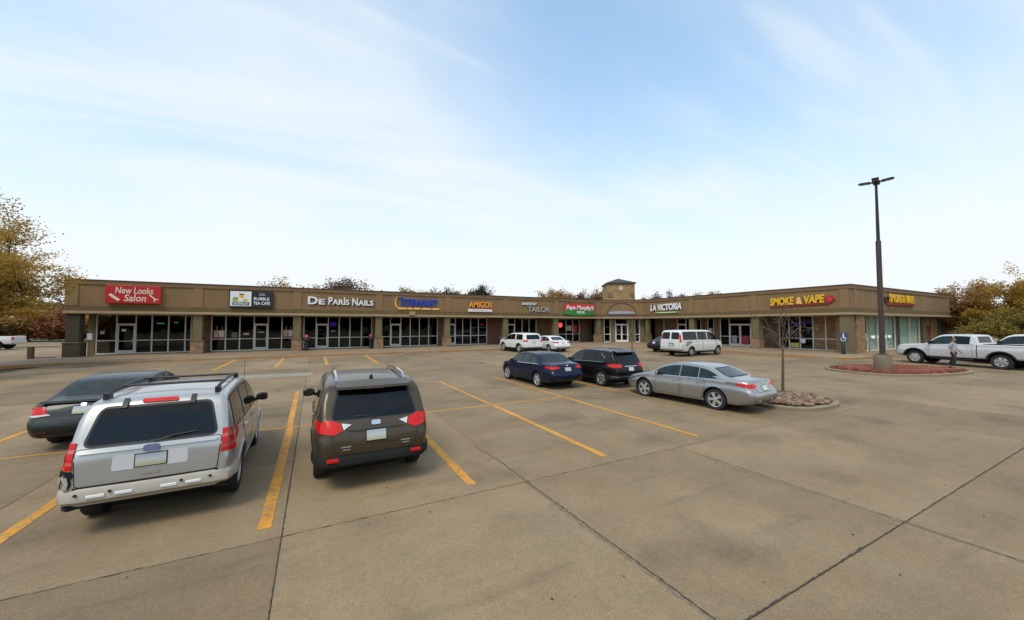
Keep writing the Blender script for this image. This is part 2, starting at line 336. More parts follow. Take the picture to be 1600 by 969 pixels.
# ragged, crumbling joints near the camera
def ragged(name, pts, w0, w1, z, material, seed, step=0.05):
    r_ = random.Random(seed); mb = MB(); L = []; Rr = []
    for (a, b) in zip(pts[:-1], pts[1:]):
        a, b = Vector(a), Vector(b); d = (b - a); n = max(1, int(d.length / step)); d.normalize(); q = Vector((-d.y, d.x))
        for k in range(n + (1 if b == Vector(pts[-1]) else 0)):
            p = a.lerp(b, k / n) + q * r_.uniform(-.006, .006); wd = r_.uniform(w0, w1) * (1 + .8 * (r_.random() < .08))
            L.append(p + q * wd * r_.uniform(.3, .7)); Rr.append(p - q * wd * r_.uniform(.3, .7))
    idx = [(mb.P(l.x, l.y, z), mb.P(r2.x, r2.y, z)) for l, r2 in zip(L, Rr)]
    for (a, b), (c, d) in zip(idx[:-1], idx[1:]): mb.f.append((a, b, d, c))
    return mb.build(name, material, lot_o)
ragged('joint_crumble', [(3.04, 1.2), (3.02, 5.24)], 0.03, 0.10, 0.0035, 'crumble', 2)
ragged('joint_crack', [(3.04, 1.0), (3.05, 3.2), (3.03, 5.25)], 0.008, 0.022, 0.006, 'joint', 4)
ragged('joint_crack', [(2.0, 1.965), (7.0, 1.958), (14, 1.96)], 0.007, 0.017, 0.006, 'joint', 5)
ragged('joint_crack', [(-6, 5.25), (3, 5.26), (8, 5.25)], 0.003, 0.009, 0.006, 'joint', 6)
ragged('joint_crack', [(-0.31, 2.0), (-0.30, 5.2), (-0.28, 10.8)], 0.005, 0.011, 0.006, 'joint', 7)
ragged('joint_crumble', [(6.66, 1.0), (6.64, 2.6), (6.5, 4.4)], 0.02, 0.07, 0.0035, 'crumble', 8)
ragged('joint_crack', [(6.66, 0.8), (6.67, 2.4), (6.6, 4.9)], 0.004, 0.011, 0.006, 'joint', 9)
ragged('surface_crack', [(2.96, 7.3), (3.05, 6.2), (3.03, 5.3)], 0.004, 0.016, 0.005, 'joint', 12, .04)
# painted stall lines
def stripe(x0, y0, x1, y1, wd, material='yellow_paint', seed=0):
    a, b = Vector((x0, y0)), Vector((x1, y1)); d = (b - a).normalized(); q = Vector((-d.y, d.x)) * wd / 2
    r_ = random.Random(seed * 7 + int(x0 * 100)); n = max(2, int((b - a).length / .12)); mb = MB(); idx = []
    for k in range(n + 1):
        p = a.lerp(b, k / n); e1, e2 = r_.uniform(.93, 1.04), r_.uniform(.93, 1.04)
        idx.append((mb.P(p.x + q.x * e1, p.y + q.y * e1, .0045), mb.P(p.x - q.x * e2, p.y - q.y * e2, .0045)))
    for (a1, b1), (c1, d1) in zip(idx[:-1], idx[1:]): mb.f.append((a1, b1, d1, c1))
    return mb.build('stall_line', material, lot_o)
SX = [-8.65, -5.93, -3.2, -0.5, 2.22, 4.93, 7.64, 10.2]
for i, x in enumerate(SX):
    stripe(x, 5.55, x + .02, 10.62, .15 if x < 5 else .13, 'yellow_paint' if x < 9 else 'yellow_faded', i)
    stripe(x, 10.75, x - .02, 16.2, .135 if x < 3 else .12, 'yellow_paint', i + 20)
for i in range(len(SX) - 1):
    stripe(SX[i] - .03, 10.685, SX[i + 1] - .09, 10.685, .085, 'yellow_faded' if i > 5 else 'yellow_paint', i + 40)
stripe(10.2, 10.685, 12.3, 10.6, .08, 'yellow_faded', 51)
for i, x in enumerate([-13.1, -10.4, -7.65, -4.88, -2.0, 0.73, 3.68, 6.5, 9.3, 12.1, 14.9]):
    stripe(x, 26.0, x, 32.6, .2 if i < 7 else .14, 'yellow_paint' if 2 < i < 7 else 'yellow_faded', i + 60)
for i, y in enumerate([16.6, 19.0, 22.4, 25.2][:2]):
    stripe(27.2, y, 32.6, y, .12, 'yellow_faded', i + 80)
for i in range(7): stripe(28.3 + i * .62, 14.9 + .1 * i, 29.3 + i * .62, 16.3 + .1 * i, .1, 'yellow_faded', i + 90)
pt = MB(); pt.prism([(-3.5, 21.1), (-0.05, 20.95), (-0.05, 22.4), (-3.5, 22.6)], .0035, .005); pt.build('concrete_patch', 'pale_concrete', lot_o)
# worn aprons of darker and paler repair
mat('oil', (0.06, 0.05, 0.038), 0.6, var=0.4, vscale=6)

# raised pavement along both wings, rounded at the left end
def arc(cx, cy, r, a0, a1, n=10): return [(cx + r * math.cos(R(a0 + (a1 - a0) * k / n)), cy + r * math.sin(R(a0 + (a1 - a0) * k / n))) for k in range(n + 1)]
CH = 0.14
side = [(-70, 29.6), (-17.5, 29.6)] + arc(-17.5, 31.3, 1.7, -90, 0, 8) + arc(-14.1, 31.6, 1.7, 180, 90, 8) + [(25.6, 33.2), (33.0, 26.0)] + [(33.0, 15.2)] + arc(34.4, 13.6, 1.4, 180, 270, 6) + [(70, 12.2), (70, 45), (-15.9, 45), (-70, 45)]
sw = MB(); sw.prism(side, -0.05, CH); so = sw.build('pavement', 'sidewalk', None, bevel=0.02); tag(so, kind='structure')
# a curb strip just proud of the pavement, painted in worn red along part of it
front = [(-17.5, 29.6)] + arc(-17.5, 31.3, 1.7, -90, 0, 8) + arc(-14.1, 31.6, 1.7, 180, 90, 8) + [(25.6, 33.2), (33.0, 26.0), (33.0, 15.2)] + arc(34.4, 13.6, 1.4, 180, 270, 6) + [(70, 12.2)]
def strip(name, path, wd, z0, z1, material, parent, out=0.0):
    mb = MB(); pts = [Vector((p[0], p[1])) for p in path]; loops = []
    for i, p in enumerate(pts):
        d = (pts[min(i + 1, len(pts) - 1)] - pts[max(i - 1, 0)]).normalized(); q = Vector((-d.y, d.x))
        a = p - q * out; b = p + q * (wd - out)
        loops.append([(a.x, a.y, z0), (b.x, b.y, z0), (b.x, b.y, z1), (a.x, a.y, z1)])
    mb.loft(loops); return mb.build(name, material, parent, bevel=0.015)
mat('curb', (0.26, 0.2, 0.13), 0.9, var=0.25, vscale=1.6)
mat('curb_orange', (0.40, 0.19, 0.06), 0.9, c2=(0.33, 0.24, 0.15), vscale=1.2, var=0.2)
strip('curb', front, 0.17, -0.04, CH + 0.006, 'curb_orange', so, out=0.02)
for i in range(16):
    x = -13.5 + i * 2.5
    if x < 25: ragged_o = MB().box(x, x + 0.012, 33.6, 41.6, CH, CH + 0.0015).build('pavement_joint', 'joint', so)
for i in range(8): MB().box(33.3, 41.3, 16.5 + i * 2.6, 16.512 + i * 2.6, CH, CH + 0.0015).build('pavement_joint', 'joint', so)

# street at the left: driveway, verge
dr = MB(); dr.prism([(-120, 48), (-16.4, 46), (-16.4, 60), (-120, 62)], -0.075, -0.03); tag(dr.build('driveway', 'concrete'), kind='structure')
d2 = MB(); d2.prism([(-160, 66), (-10, 64), (-10, 78), (-160, 82)], -0.075, -0.03); tag(d2.build('side_road', 'concrete'), kind='structure')
d3 = MB(); d3.prism([(-200, -60), (-14.45, -60), (-14.45, 24), (-22, 29.4), (-200, 29.4)], -0.075, -0.006); tag(d3.build('left_lot', 'concrete'), kind='structure')

# ------------------------------------------------------------------ strip mall
class Frame:
    def __init__(s, o, ex):
        s.o = Vector((o[0], o[1], 0)); s.ex = Vector((ex[0], ex[1], 0)).normalized(); s.out = s.ex.cross(Vector((0, 0, 1)))
    def __call__(s, a, d, z): p = s.o + s.ex * a + s.out * d; return (p.x, p.y, z)
    def matrix(s, a, d, z):
        p = Vector(s(a, d, z)); u = Vector((0, 0, 1)); n = -s.out
        return Matrix(((s.ex.x, n.x, u.x, p.x), (s.ex.y, n.y, u.y, p.y), (s.ex.z, n.z, u.z, p.z), (0, 0, 0, 1)))
FL = Frame((0, 39.1), (1, 0)); FRT = Frame((39.0, 36.0), (0, -1)); FS = Frame((39.0, 14.2), (1, 0)); FC = Frame((34.2, 39.1), (4.8, -3.1))
FL_S = (-16.1, 34.2); FRT_S = (0.0, 21.8); FS_S = (0.0, 24.0); LC = math.hypot(4.8, 3.1)
ZL, ZB, ZP, ZC, ZT = 3.32, 3.52, 3.90, 5.50, 5.86
mall = empty('strip_mall', (30, 42, 0))
tag(mall, 'long low tan L-shaped strip mall with olive columns, dark shop windows and flat parapet', 'building')
mall.location = (0, 0, 0)
def fascia(F, s0, s1, e0=0.0, e1=0.0):
    MB(F).box(s0, s1, -0.45, 0.0, ZP, ZC).build('fascia', 'eifs', mall)
    MB(F).box(s0 - .0, s1 + e1 * 0.03, -0.45, 0.03, ZB, ZP - 0.002).build('fascia_band', 'eifs_band', mall)
    MB(F).box(s0, s1 + e1 * 0.16, -0.45, 0.16, ZL, ZB - 0.002).build('fascia_lip', 'trim_light', mall, bevel=.02)
    MB(F).box(s0, s1 + e1 * 0.07, -0.45, 0.07, ZC + .002, ZT - .05).build('cornice', 'eifs_cap', mall)
    MB(F).box(s0, s1 + e1 * 0.11, -0.48, 0.11, ZT - .048, ZT + .01).build('parapet_cap', 'cap_metal', mall)
fascia(FL, *FL_S); fascia(FC, 0.0, LC); fascia(FRT, 0.0, 21.8, 0, 1); fascia(FS, 0.485, 24.0)
def pil(F, s, wd=0.62): MB(F).box(s - wd / 2, s + wd / 2, 0.002, 0.05, ZP + .004, ZC - .004).build('pilaster', 'eifs_pilaster', mall)
COLS_L = [-8.5 + 7.08 * k for k in range(7)]
for s_ in COLS_L[:-1] + [33.7, -15.7]: pil(FL, s_)
for s_ in (7.05, 14.15, 21.4): pil(FRT, s_)
for s_ in (0.85, 8.0, 16.0, 23.5): pil(FS, s_)
# left end return of the fascia
FW = Frame((-16.1, 55), (0, -1))
MB(FW).box(0, 15.45, -0.45, 0, ZP, ZC).build('fascia', 'eifs', mall); MB(FW).box(0, 15.45, -0.45, .03, ZB, ZP - .002).build('fascia_band', 'eifs_band', mall)
MB(FW).box(0, 15.74, -.45, .16, ZL, ZB - .002).build('fascia_lip', 'trim_light', mall); MB(FW).box(0, 15.45, -0.45, .07, ZC + .002, ZT - .05).build('cornice', 'eifs_cap', mall); MB(FW).box(0, 15.45, -.48, .11, ZT - .048, ZT + .01).build('parapet_cap', 'cap_metal', mall)
# canopy soffit, roof deck, back walls
rf = MB(); rf.prism([(-15.6, 39.6), (34.4, 39.6), (39.5, 36.3), (39.5, 14.7), (62.9, 14.7), (62.9, 60), (-15.6, 60)], 5.0, 5.2); rf.build('roof', 'roofing', mall)
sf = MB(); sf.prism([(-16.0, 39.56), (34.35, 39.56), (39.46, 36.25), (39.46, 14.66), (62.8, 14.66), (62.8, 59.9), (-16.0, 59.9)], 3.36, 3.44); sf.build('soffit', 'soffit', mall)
bk = MB(); bk.box(-15.7, 62.7, 59.4, 59.8, 0, 5.0); bk.box(-15.7, -15.4, 45, 59.3, 0, 3.34); bk.box(62.3, 62.7, 15.5, 59.3, 0, 5.0); bk.build('back_wall', 'brick_brown', mall)
GL = -2.6           # glass line behind the fascia
# shop interiors: dark rooms
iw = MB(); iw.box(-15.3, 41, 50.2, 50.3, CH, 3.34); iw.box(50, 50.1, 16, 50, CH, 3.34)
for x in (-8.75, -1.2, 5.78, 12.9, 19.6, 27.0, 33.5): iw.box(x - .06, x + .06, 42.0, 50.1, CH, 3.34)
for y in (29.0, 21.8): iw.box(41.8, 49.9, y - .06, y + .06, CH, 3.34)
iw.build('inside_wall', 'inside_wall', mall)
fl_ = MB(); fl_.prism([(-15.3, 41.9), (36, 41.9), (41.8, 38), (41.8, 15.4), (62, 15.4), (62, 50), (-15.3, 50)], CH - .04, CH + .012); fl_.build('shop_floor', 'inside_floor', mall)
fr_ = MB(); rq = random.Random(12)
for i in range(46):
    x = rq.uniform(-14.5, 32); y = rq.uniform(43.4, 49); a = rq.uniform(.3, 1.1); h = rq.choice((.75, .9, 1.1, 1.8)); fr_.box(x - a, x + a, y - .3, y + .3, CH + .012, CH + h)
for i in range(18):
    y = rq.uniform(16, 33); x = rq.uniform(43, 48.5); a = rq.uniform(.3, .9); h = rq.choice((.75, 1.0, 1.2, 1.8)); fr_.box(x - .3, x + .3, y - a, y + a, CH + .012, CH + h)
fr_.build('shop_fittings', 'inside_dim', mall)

def window(F, s0, s1, muls, door=None, rail=1.08, o=GL, top=3.34, frame='alu', glass='shop_glass', doubles=False):
    """storefront glazing between s0 and s1, mullions at muls, door = (left, right) bay"""
    b = CH; wd = 0.045; fm = MB(F)
    fm.box(s0, s1, o - .06, o + .06, b, b + .09); fm.box(s0, s1, o - .05, o + .05, top - .07, top)
    xs = [s0] + list(muls) + [s1]
    for x in xs: fm.box(x - wd, x + wd, o - .07, o + .07, b + .092, top - .072)
    fo = None; panes = []
    for a, c in zip(xs[:-1], xs[1:]):
        isd = door and abs(a - door[0]) < .01
        if isd: fm.box(a + wd, c - wd, o - .05, o + .05, 2.52, 2.60); panes.append((a, c, 2.60, top - .072))
        else:
            if rail: fm.box(a + wd, c - wd, o - .05, o + .05, b + rail - .035, b + rail + .035); panes += [(a, c, b + .092, b + rail - .036), (a, c, b + rail + .036, top - .072)]
            else: panes.append((a, c, b + .092, top - .072))
    fo = fm.build('storefront_window', frame, mall)
    for (a, c, z0, z1) in panes: MB(F).box(a + wd, c - wd, o - .012, o + .0, z0, z1).build('pane', glass, fo)
    if door:
        leafs = [door] if not doubles else [(door[0], (door[0] + door[1]) / 2), ((door[0] + door[1]) / 2, door[1])]
        for (a, c) in leafs:
            a2, c2 = a + wd + .006, c - wd - .006
            if doubles: a2, c2 = (a + (.05 if a == door[0] else .008)), (c - (.05 if c == door[1] else .008))
            dm = MB(F); st = .09
            dm.box(a2, a2 + st, o - .03, o + .045, b + .095, 2.515); dm.box(c2 - st, c2, o - .03, o + .045, b + .095, 2.515)
            dm.box(a2 + st, c2 - st, o - .03, o + .04, b + .095, b + .28); dm.box(a2 + st, c2 - st, o - .03, o + .04, 2.42, 2.515); dm.box(a2 + st, c2 - st, o - .02, o + .03, b + 1.0, b + 1.05)
            d = dm.build('door', 'alu', mall)
            MB(F).box(a2 + st, c2 - st, o - .01, o + .002, b + .28, b + 1.0).build('pane', glass, d); MB(F).box(a2 + st, c2 - st, o - .01, o + .002, b + 1.05, 2.42).build('pane', glass, d)
            MB(F).box(c2 - .15, c2 - .11, o + .05, o + .09, b + .85, b + 1.25).build('handle', 'chrome', d)
    return fo
window(FL, -15.3, -9.45, [-14.15, -13.0, -12.0, -10.95, -9.85], (-14.15, -13.0))
window(FL, -8.05, -1.75, [-7.05, -6.02, -4.95, -3.85, -2.75], (-4.95, -3.85))
window(FL, -0.92, 5.3, [0.12, 1.2, 2.2, 3.2, 4.3], (0.12, 1.2))
window(FL, 6.3, 12.35, [7.2, 8.3, 9.3, 10.3, 11.35], (7.2, 8.3))
window(FL, 13.4, 18.5, [14.5, 15.4, 16.4, 17.4], (13.4, 14.5), rail=1.08)
window(FL, 20.7, 25.5, [21.3, 22.35, 23.4, 24.45], (21.3, 22.35))
window(FL, 28.1, 32.5, [29.0, 30.3, 31.4], (28.1, 29.0))
# piers of wall between the shopfronts
for (a, c, m_) in ((-15.75, -15.36, 'column'), (-9.38, -8.12, 'brick_brown'), (-1.68, -.99, 'brick_brown'), (5.37, 6.23, 'brick_brown'), (12.42, 13.33, 'brick_brown'), (18.57, 20.63, 'brick_red'), (25.57, 28.03, 'brick_brown'), (32.57, 34.75, 'brick_brown')):
    MB(FL).box(a, c, GL - .25, GL + .12, CH, 3.345).build('shop_wall', m_, mall)
# entrance set in the corner
CO = -0.9
window(FC, 0.55, 1.35, [], None, o=CO, rail=1.05); window(FC, 2.05, 3.75, [], (2.05, 3.75), o=CO, doubles=True); window(FC, 4.65, 5.25, [], None, o=CO, rail=1.05)
for (a, c) in ((-.25, .5), (1.4, 2.0), (3.8, 4.6), (5.3, 5.9)): MB(FC).box(a, c, CO - .3, CO + .2, CH, 3.345).build('shop_wall', 'column', mall)
# right wing
window(FRT, 1.2, 6.6, [3.3, 4.55, 5.5], (3.3, 4.55), rail=1.05, o=-2.4)
MB(FRT).box(-.3, 1.15, -2.75, -2.3, CH, 3.345).build('shop_wall', 'brick_brown', mall)
MB(FRT).box(1.25, 3.2, -2.43, -2.33, CH + .1, 3.26).build('shop_wall', 'brick_brown', mall)
window(FRT, 7.5, 8.25, [], None, rail=0, o=-2.4); MB(FRT).box(6.65, 7.45, -2.7, -2.3, CH, 3.345).build('shop_wall', 'brick_brown', mall); MB(FRT).box(8.3, 9.0, -2.7, -2.3, CH, 3.345).build('shop_wall', 'column', mall)
window(FRT, 9.05, 13.6, [10.1, 12.5], (10.1, 12.5), rail=1.05, o=-2.4, doubles=True)
MB(FRT).box(13.65, 15.2, -2.7, -2.3, CH, 3.345).build('shop_wall', 'brick_brown', mall)
window(FRT, 15.25, 20.9, [16.1, 17.05, 18.1, 19.1], None, rail=1.05, o=-2.4)
MB(FRT).box(18.15, 19.05, -2.44, -2.365, CH + .095, 3.26).build('brick_panel', 'brick_shop', mall); MB(FRT).box(19.15, 20.85, -2.44, -2.365, CH + .095, 3.26).build('brick_panel', 'brick_shop', mall)
MB(FRT).box(20.95, 21.75, -2.7, -1.1, CH, 3.345).build('shop_wall', 'brick_shop', mall)
# south end
SO = -0.75
MB(FS).box(0.95, 1.9, -1.4, SO + .1, CH, 3.345).build('shop_wall', 'brick_shop', mall)
window(FS, 1.95, 5.1, [3.1, 4.0], (3.1, 4.0), rail=1.05, o=SO, glass='clear_glass'); window(FS, 5.3, 11.2, [7.2, 9.1], None, rail=0, o=SO, glass='clear_glass'); window(FS, 12.2, 17.5, [14.8], None, rail=0, o=SO, glass='clear_glass')
for (a, c, m_) in ((5.13, 5.27, 'column'), (11.25, 12.15, 'column_dark'), (17.55, 18.3, 'column_dark'), (18.35, 19.4, 'column'), (20.7, 22.6, 'eifs'), (22.65, 23.9, 'column_dark')):
    MB(FS).box(a, c, SO - .3, SO + .1, CH, 3.345).build('shop_wall', m_, mall)
mat('door_red', (0.16, 0.025, 0.02), 0.5)
sdoor = MB(FS).box(19.45, 20.65, SO - .1, SO + .02, CH, 2.4).build('door', 'door_red', mall); MB(FS).box(20.4, 20.46, SO + .02, SO + .07, 1.05, 1.2).build('handle', 'chrome', sdoor)
MB(FS).box(19.42, 20.68, SO - .3, SO - .0, 2.42, 3.345).build('shop_wall', 'eifs', mall)
# vertical blinds behind the south windows
mat('blind_cream', (0.62, 0.52, 0.33), 0.7); mat('blind_teal', (0.55, 0.68, 0.59), 0.6, var=.1, vscale=2); mat('dim', (0.16, 0.14, 0.1), .9)
def blinds(F, s0, s1, o, n, m1, open_=0.0, tilt=.5):
    r_ = random.Random(int(s0 * 10)); 
    for i in range(n):
        s_ = s0 + (s1 - s0) * (i + .5) / n; hw = (s1 - s0) / n * (.46 - open_ * r_.random()); t_ = tilt * r_.uniform(.6, 1.2) * hw
        mb = MB(F); mb.loft([[(s_ - hw, o - t_, z), (s_ + hw, o + t_, z), (s_ + hw, o + t_ - .008, z), (s_ - hw, o - t_ - .008, z)] for z in (CH + .12, 3.25)]); mb.build('blind_slat', m1, mall)
blinds(FS, 2.05, 5.0, SO - .16, 8, 'blind_cream', .12); blinds(FS, 5.4, 11.1, SO - .16, 22, 'blind_teal'); blinds(FS, 12.3, 17.4, SO - .16, 20, 'blind_teal')
# columns
def column(F, s, o=-.35, wd=.62, m_='column', base='stone_base', top=3.33, bh=1.0):
    c = MB(F).box(s - wd / 2, s + wd / 2, o - wd / 2, o + wd / 2, CH, top).build('column', m_, mall, bevel=.02)
    MB(F).box(s - wd / 2 - .1, s + wd / 2 + .1, o - wd / 2 - .1, o + wd / 2 + .1, CH, CH + bh).build('stone_base', base, c, bevel=.02)
    MB(F).box(s - wd / 2 - .14, s + wd / 2 + .14, o - wd / 2 - .14, o + wd / 2 + .14, CH + bh, CH + bh + .07).build('base_cap', 'column', c, bevel=.015)
for s_ in COLS_L[:-1]: column(FL, s_)
column(FL, 33.9); column(FRT, 7.0); column(FRT, 14.2)
column(FL, -15.62, wd=.72, m_='column_dark', base='column_dark'); column(FRT, .28, wd=.5, base='column')
column(FRT, 21.4, wd=.74, bh=.02, base='column')
mat('sign_stone', (0.5, 0.47, 0.42), .6)
# tower over the corner entrance
tw0, tw1 = .92, 4.58
MB(FC).box(tw0, tw1, -4.4, -.25, 5.88, 8.05).build('tower', 'brick_tan', mall)
MB(FC).box(tw0 - .06, tw1 + .06, -4.46, -.19, 5.865, 6.0).build('tower_ledge', 'trim_light', mall)
tr = MB(FC); a, c, d0, d1, ov = tw0, tw1, -4.4, -.25, .16
i0 = [tr.P(a - ov, d1 + ov, 8.06), tr.P(c + ov, d1 + ov, 8.06), tr.P(c + ov, d0 - ov, 8.06), tr.P(a - ov, d0 - ov, 8.06)]; i1 = [tr.P(a - ov, d1 + ov, 8.2), tr.P(c + ov, d1 + ov, 8.2), tr.P(c + ov, d0 - ov, 8.2), tr.P(a - ov, d0 - ov, 8.2)]
pk = tr.P((a + c) / 2, (d0 + d1) / 2, 9.0); tr.f.append(tuple(reversed(i0)))
for k in range(4): tr.f.append((i0[k], i0[(k + 1) % 4], i1[(k + 1) % 4], i1[k])); tr.f.append((i1[k], i1[(k + 1) % 4], pk))
tro = tr.build('tower_roof', 'shingle', mall)
def disc(F, s, o0, o1, z, r, material, name, parent, n=24):
    mb = MB(F); mb.loft([[(s + r * math.cos(2 * math.pi * k / n), oo, z + r * math.sin(2 * math.pi * k / n)) for k in range(n)] for oo in (o0, o1)]); return mb.build(name, material, parent)
disc(FC, (tw0 + tw1) / 2, -.25, -.2, 7.45, .3, 'sign_stone', 'tower_medallion', mall); 
for s_ in (tw0 + .35, tw1 - .35): MB(FC).box(s_ - .27, s_ + .27, -.25, -.18, 6.25, 6.8).build('tower_block', 'column', mall)
# arch moulding over the entrance
am = MB(FC); n = 28; cxs = (tw0 + tw1) / 2; loops = []
for k in range(n + 1):
    a = math.pi * k / n; lo = []
    for (r_, oo) in ((1.86, .002), (1.98, .002), (1.98, .07), (1.86, .07)): lo.append((cxs - r_ * math.cos(a), oo, 3.94 + r_ * .77 * math.sin(a)))
    loops.append(lo)
am.loft(loops); am.build('arch_moulding', 'eifs_band', mall)

# ------------------------------------------------------------------ writing and signs
def text_mesh(body, extr=0.03, bold=0.0, shear=0.0, space=1.0):
    cu = bpy.data.curves.new('txt', 'FONT'); cu.body = body; cu.size = 1.0; cu.extrude = extr; cu.offset = bold; cu.shear = shear; cu.space_character = space; cu.resolution_u = 4
    o = bpy.data.objects.new('txt', cu); COL.objects.link(o); dg = bpy.context.evaluated_depsgraph_get(); me = bpy.data.meshes.new_from_object(o.evaluated_get(dg)); bpy.data.objects.remove(o); return me
def letters(F, body, s0, s1, z0, z1, o, material, parent, depth=0.05, bold=0.0, shear=0.0, space=1.0, small=None, rise=0.0, name='letter', caps=None):
    """each letter a mesh of its own, fitted into the box s0..s1, z0..z1 of frame F at offset o; small: height share of the letters that are not initials"""
    words = []
    me = text_mesh(body, 0.5, bold, shear, space)
    bm = bmesh.new(); bm.from_mesh(me); bmesh.ops.remove_doubles(bm, verts=bm.verts, dist=1e-4); bm.verts.ensure_lookup_table()
    seen = set(); isl = []
    for v in bm.verts:
        if v.index in seen: continue
        st = [v]; seen.add(v.index); cur = []
        while st:
            q = st.pop(); cur.append(q)
            for e in q.link_edges:
                w_ = e.other_vert(q)
                if w_.index not in seen: seen.add(w_.index); st.append(w_)
        isl.append(cur)
    xs = [v.co.x for v in bm.verts]; ys = [v.co.y for v in bm.verts]; x0, x1, y0, y1 = min(xs), max(xs), min(ys), max(ys)
    isl.sort(key=lambda c: min(v.co.x for v in c))
    for i, cur in enumerate(isl):
        ids = {v.index: k for k, v in enumerate(cur)}; vs = []
        lx = sum(v.co.x for v in cur) / len(cur); k_ = 1.0
        if small and i not in caps: k_ = small
        for v in cur:
            u = (v.co.x - x0) / (x1 - x0); t = (v.co.y - y0) / (y1 - y0) * k_
            vs.append(F(s0 + (s1 - s0) * u, o + (v.co.z + .5) * depth, z0 + (z1 - z0) * t + rise * u))
        fs = []
        fset = set()
        for v in cur:
            for f in v.link_faces:
                if f.index in fset: continue
                fset.add(f.index); fs.append([ids[w_.index] for w_ in f.verts])
        m2 = bpy.data.meshes.new(name); m2.from_pydata(vs, [], fs); m2.update()
        b2 = bmesh.new(); b2.from_mesh(m2); bmesh.ops.recalc_face_normals(b2, faces=b2.faces); b2.to_mesh(m2); b2.free()
        link(name, m2, material, parent)
    bm.free()
def sign(name, label, cat='sign', group='shop signs on the fascia'):
    o = empty(name); tag(o, label, cat, group); return o
mat('sign_red', (0.50, 0.02, 0.03), 0.4, var=.08, vscale=2); mat('sign_red2', (0.62, 0.03, 0.035), 0.4); mat('sign_green', (0.035, 0.22, 0.04), 0.4); mat('sign_black', (0.012, 0.012, 0.016), 0.4)
mat('sign_white', (0.80, 0.80, 0.78), 0.4); mat('sign_cream', (0.80, 0.68, 0.50), 0.4); mat('sign_pink', (0.75, 0.62, 0.64), 0.4, c2=(.8, .74, .7), vscale=6); mat('sign_blue', (0.012, 0.05, 0.42), 0.4); mat('sign_gold', (0.85, 0.50, 0.10), 0.4)
mat('sign_orange', (0.88, 0.36, 0.03), 0.4); mat('sign_yellow', (0.80, 0.45, 0.015), 0.4); mat('sign_lime', (0.33, 0.50, 0.06), 0.4); mat('sign_navy', (0.10, 0.10, 0.22), .5); mat('sign_slate', (0.34, 0.33, 0.40), .6); mat('sign_grey', (0.50, 0.47, 0.44), .4)
mat('sign_dkred', (0.28, 0.02, 0.02), .4); mat('sign_skin', (0.6, 0.5, 0.14), .5)

s = sign('salon_sign', 'red box sign with cream script, a comb and scissors, leftmost on the fascia')
MB(FL).box(-13.9, -10.75, .07, .27, 4.12, 5.5).build('sign_box', 'sign_red', s, bevel=.02)
letters(FL, 'New Looks', -13.35, -11.2, 4.86, 5.36, .272, 'sign_cream', s, .02, .012, .12)
letters(FL, 'Salon', -12.85, -11.6, 4.28, 4.80, .272, 'sign_cream', s, .02, .014, .12)
cb = MB(FL); cb.loft([[(-13.72, oo, 4.74), (-13.58, oo, 4.86), (-13.05, oo, 4.40), (-13.2, oo, 4.28)] for oo in (.272, .295)]); cb.build('comb_emblem', 'sign_cream', s)
sc = MB(FL)
sc.loft([[(-11.45, oo, 4.78), (-11.38, oo, 4.83), (-11.05, oo, 4.52), (-11.1, oo, 4.47)] for oo in (.272, .29)]); sc.loft([[(-11.18, oo, 4.47), (-11.0, oo, 4.53), (-10.86, oo, 4.46), (-10.9, oo, 4.40)] for oo in (.292, .3)]); sc.loft([[(-11.16, oo, 4.52), (-11.08, oo, 4.53), (-11.05, oo, 4.28), (-11.13, oo, 4.28)] for oo in (.302, .31)])
sc.build('scissors_emblem', 'sign_cream', s)

s = sign('tea_cafe_sign', 'white panel with yellow-green emblem joined to a black panel with white capitals')
MB(FL).box(-6.42, -3.3, .07, .24, 3.96, 5.42).build('sign_box', 'sign_black', s, bevel=.02)
MB(FL).box(-6.34, -4.86, .242, .26, 4.08, 5.34).build('white_panel', 'sign_white', s)
letters(FL, 'BUBBLE', -4.68, -3.55, 4.62, 4.86, .242, 'sign_white', s, .02, .02); letters(FL, 'TEA CAFE', -4.72, -3.5, 4.22, 4.50, .242, 'sign_white', s, .02, .02)
MB(FL).box(-4.35, -3.85, .242, .255, 5.02, 5.06).build('printed_rule', 'sign_grey', s); MB(FL).box(-4.3, -3.9, .242, .255, 5.14, 5.2).build('printed_rule', 'sign_grey', s)
for (cx, cz, r_, m_) in ((-5.55, 4.95, .17, 'sign_yellow'), (-5.98, 4.6, .2, 'sign_lime'), (-5.3, 4.55, .19, 'sign_skin')): disc(FL, cx, .262, .27, cz, r_, m_, 'emblem_dot', s, 16)
for (x0, x1, z0, z1) in ((-5.72, -5.38, 5.06, 5.14), (-6.15, -5.8, 4.74, 4.8)): MB(FL).box(x0, x1, .272, .28, z0, z1).build('emblem_bar', 'sign_black', s)
MB(FL).box(-6.2, -5.0, .262, .276, 4.16, 4.44).build('emblem_band', 'sign_navy', s); letters(FL, 'DONUT', -6.12, -5.08, 4.2, 4.4, .277, 'sign_white', s, .01, .02)

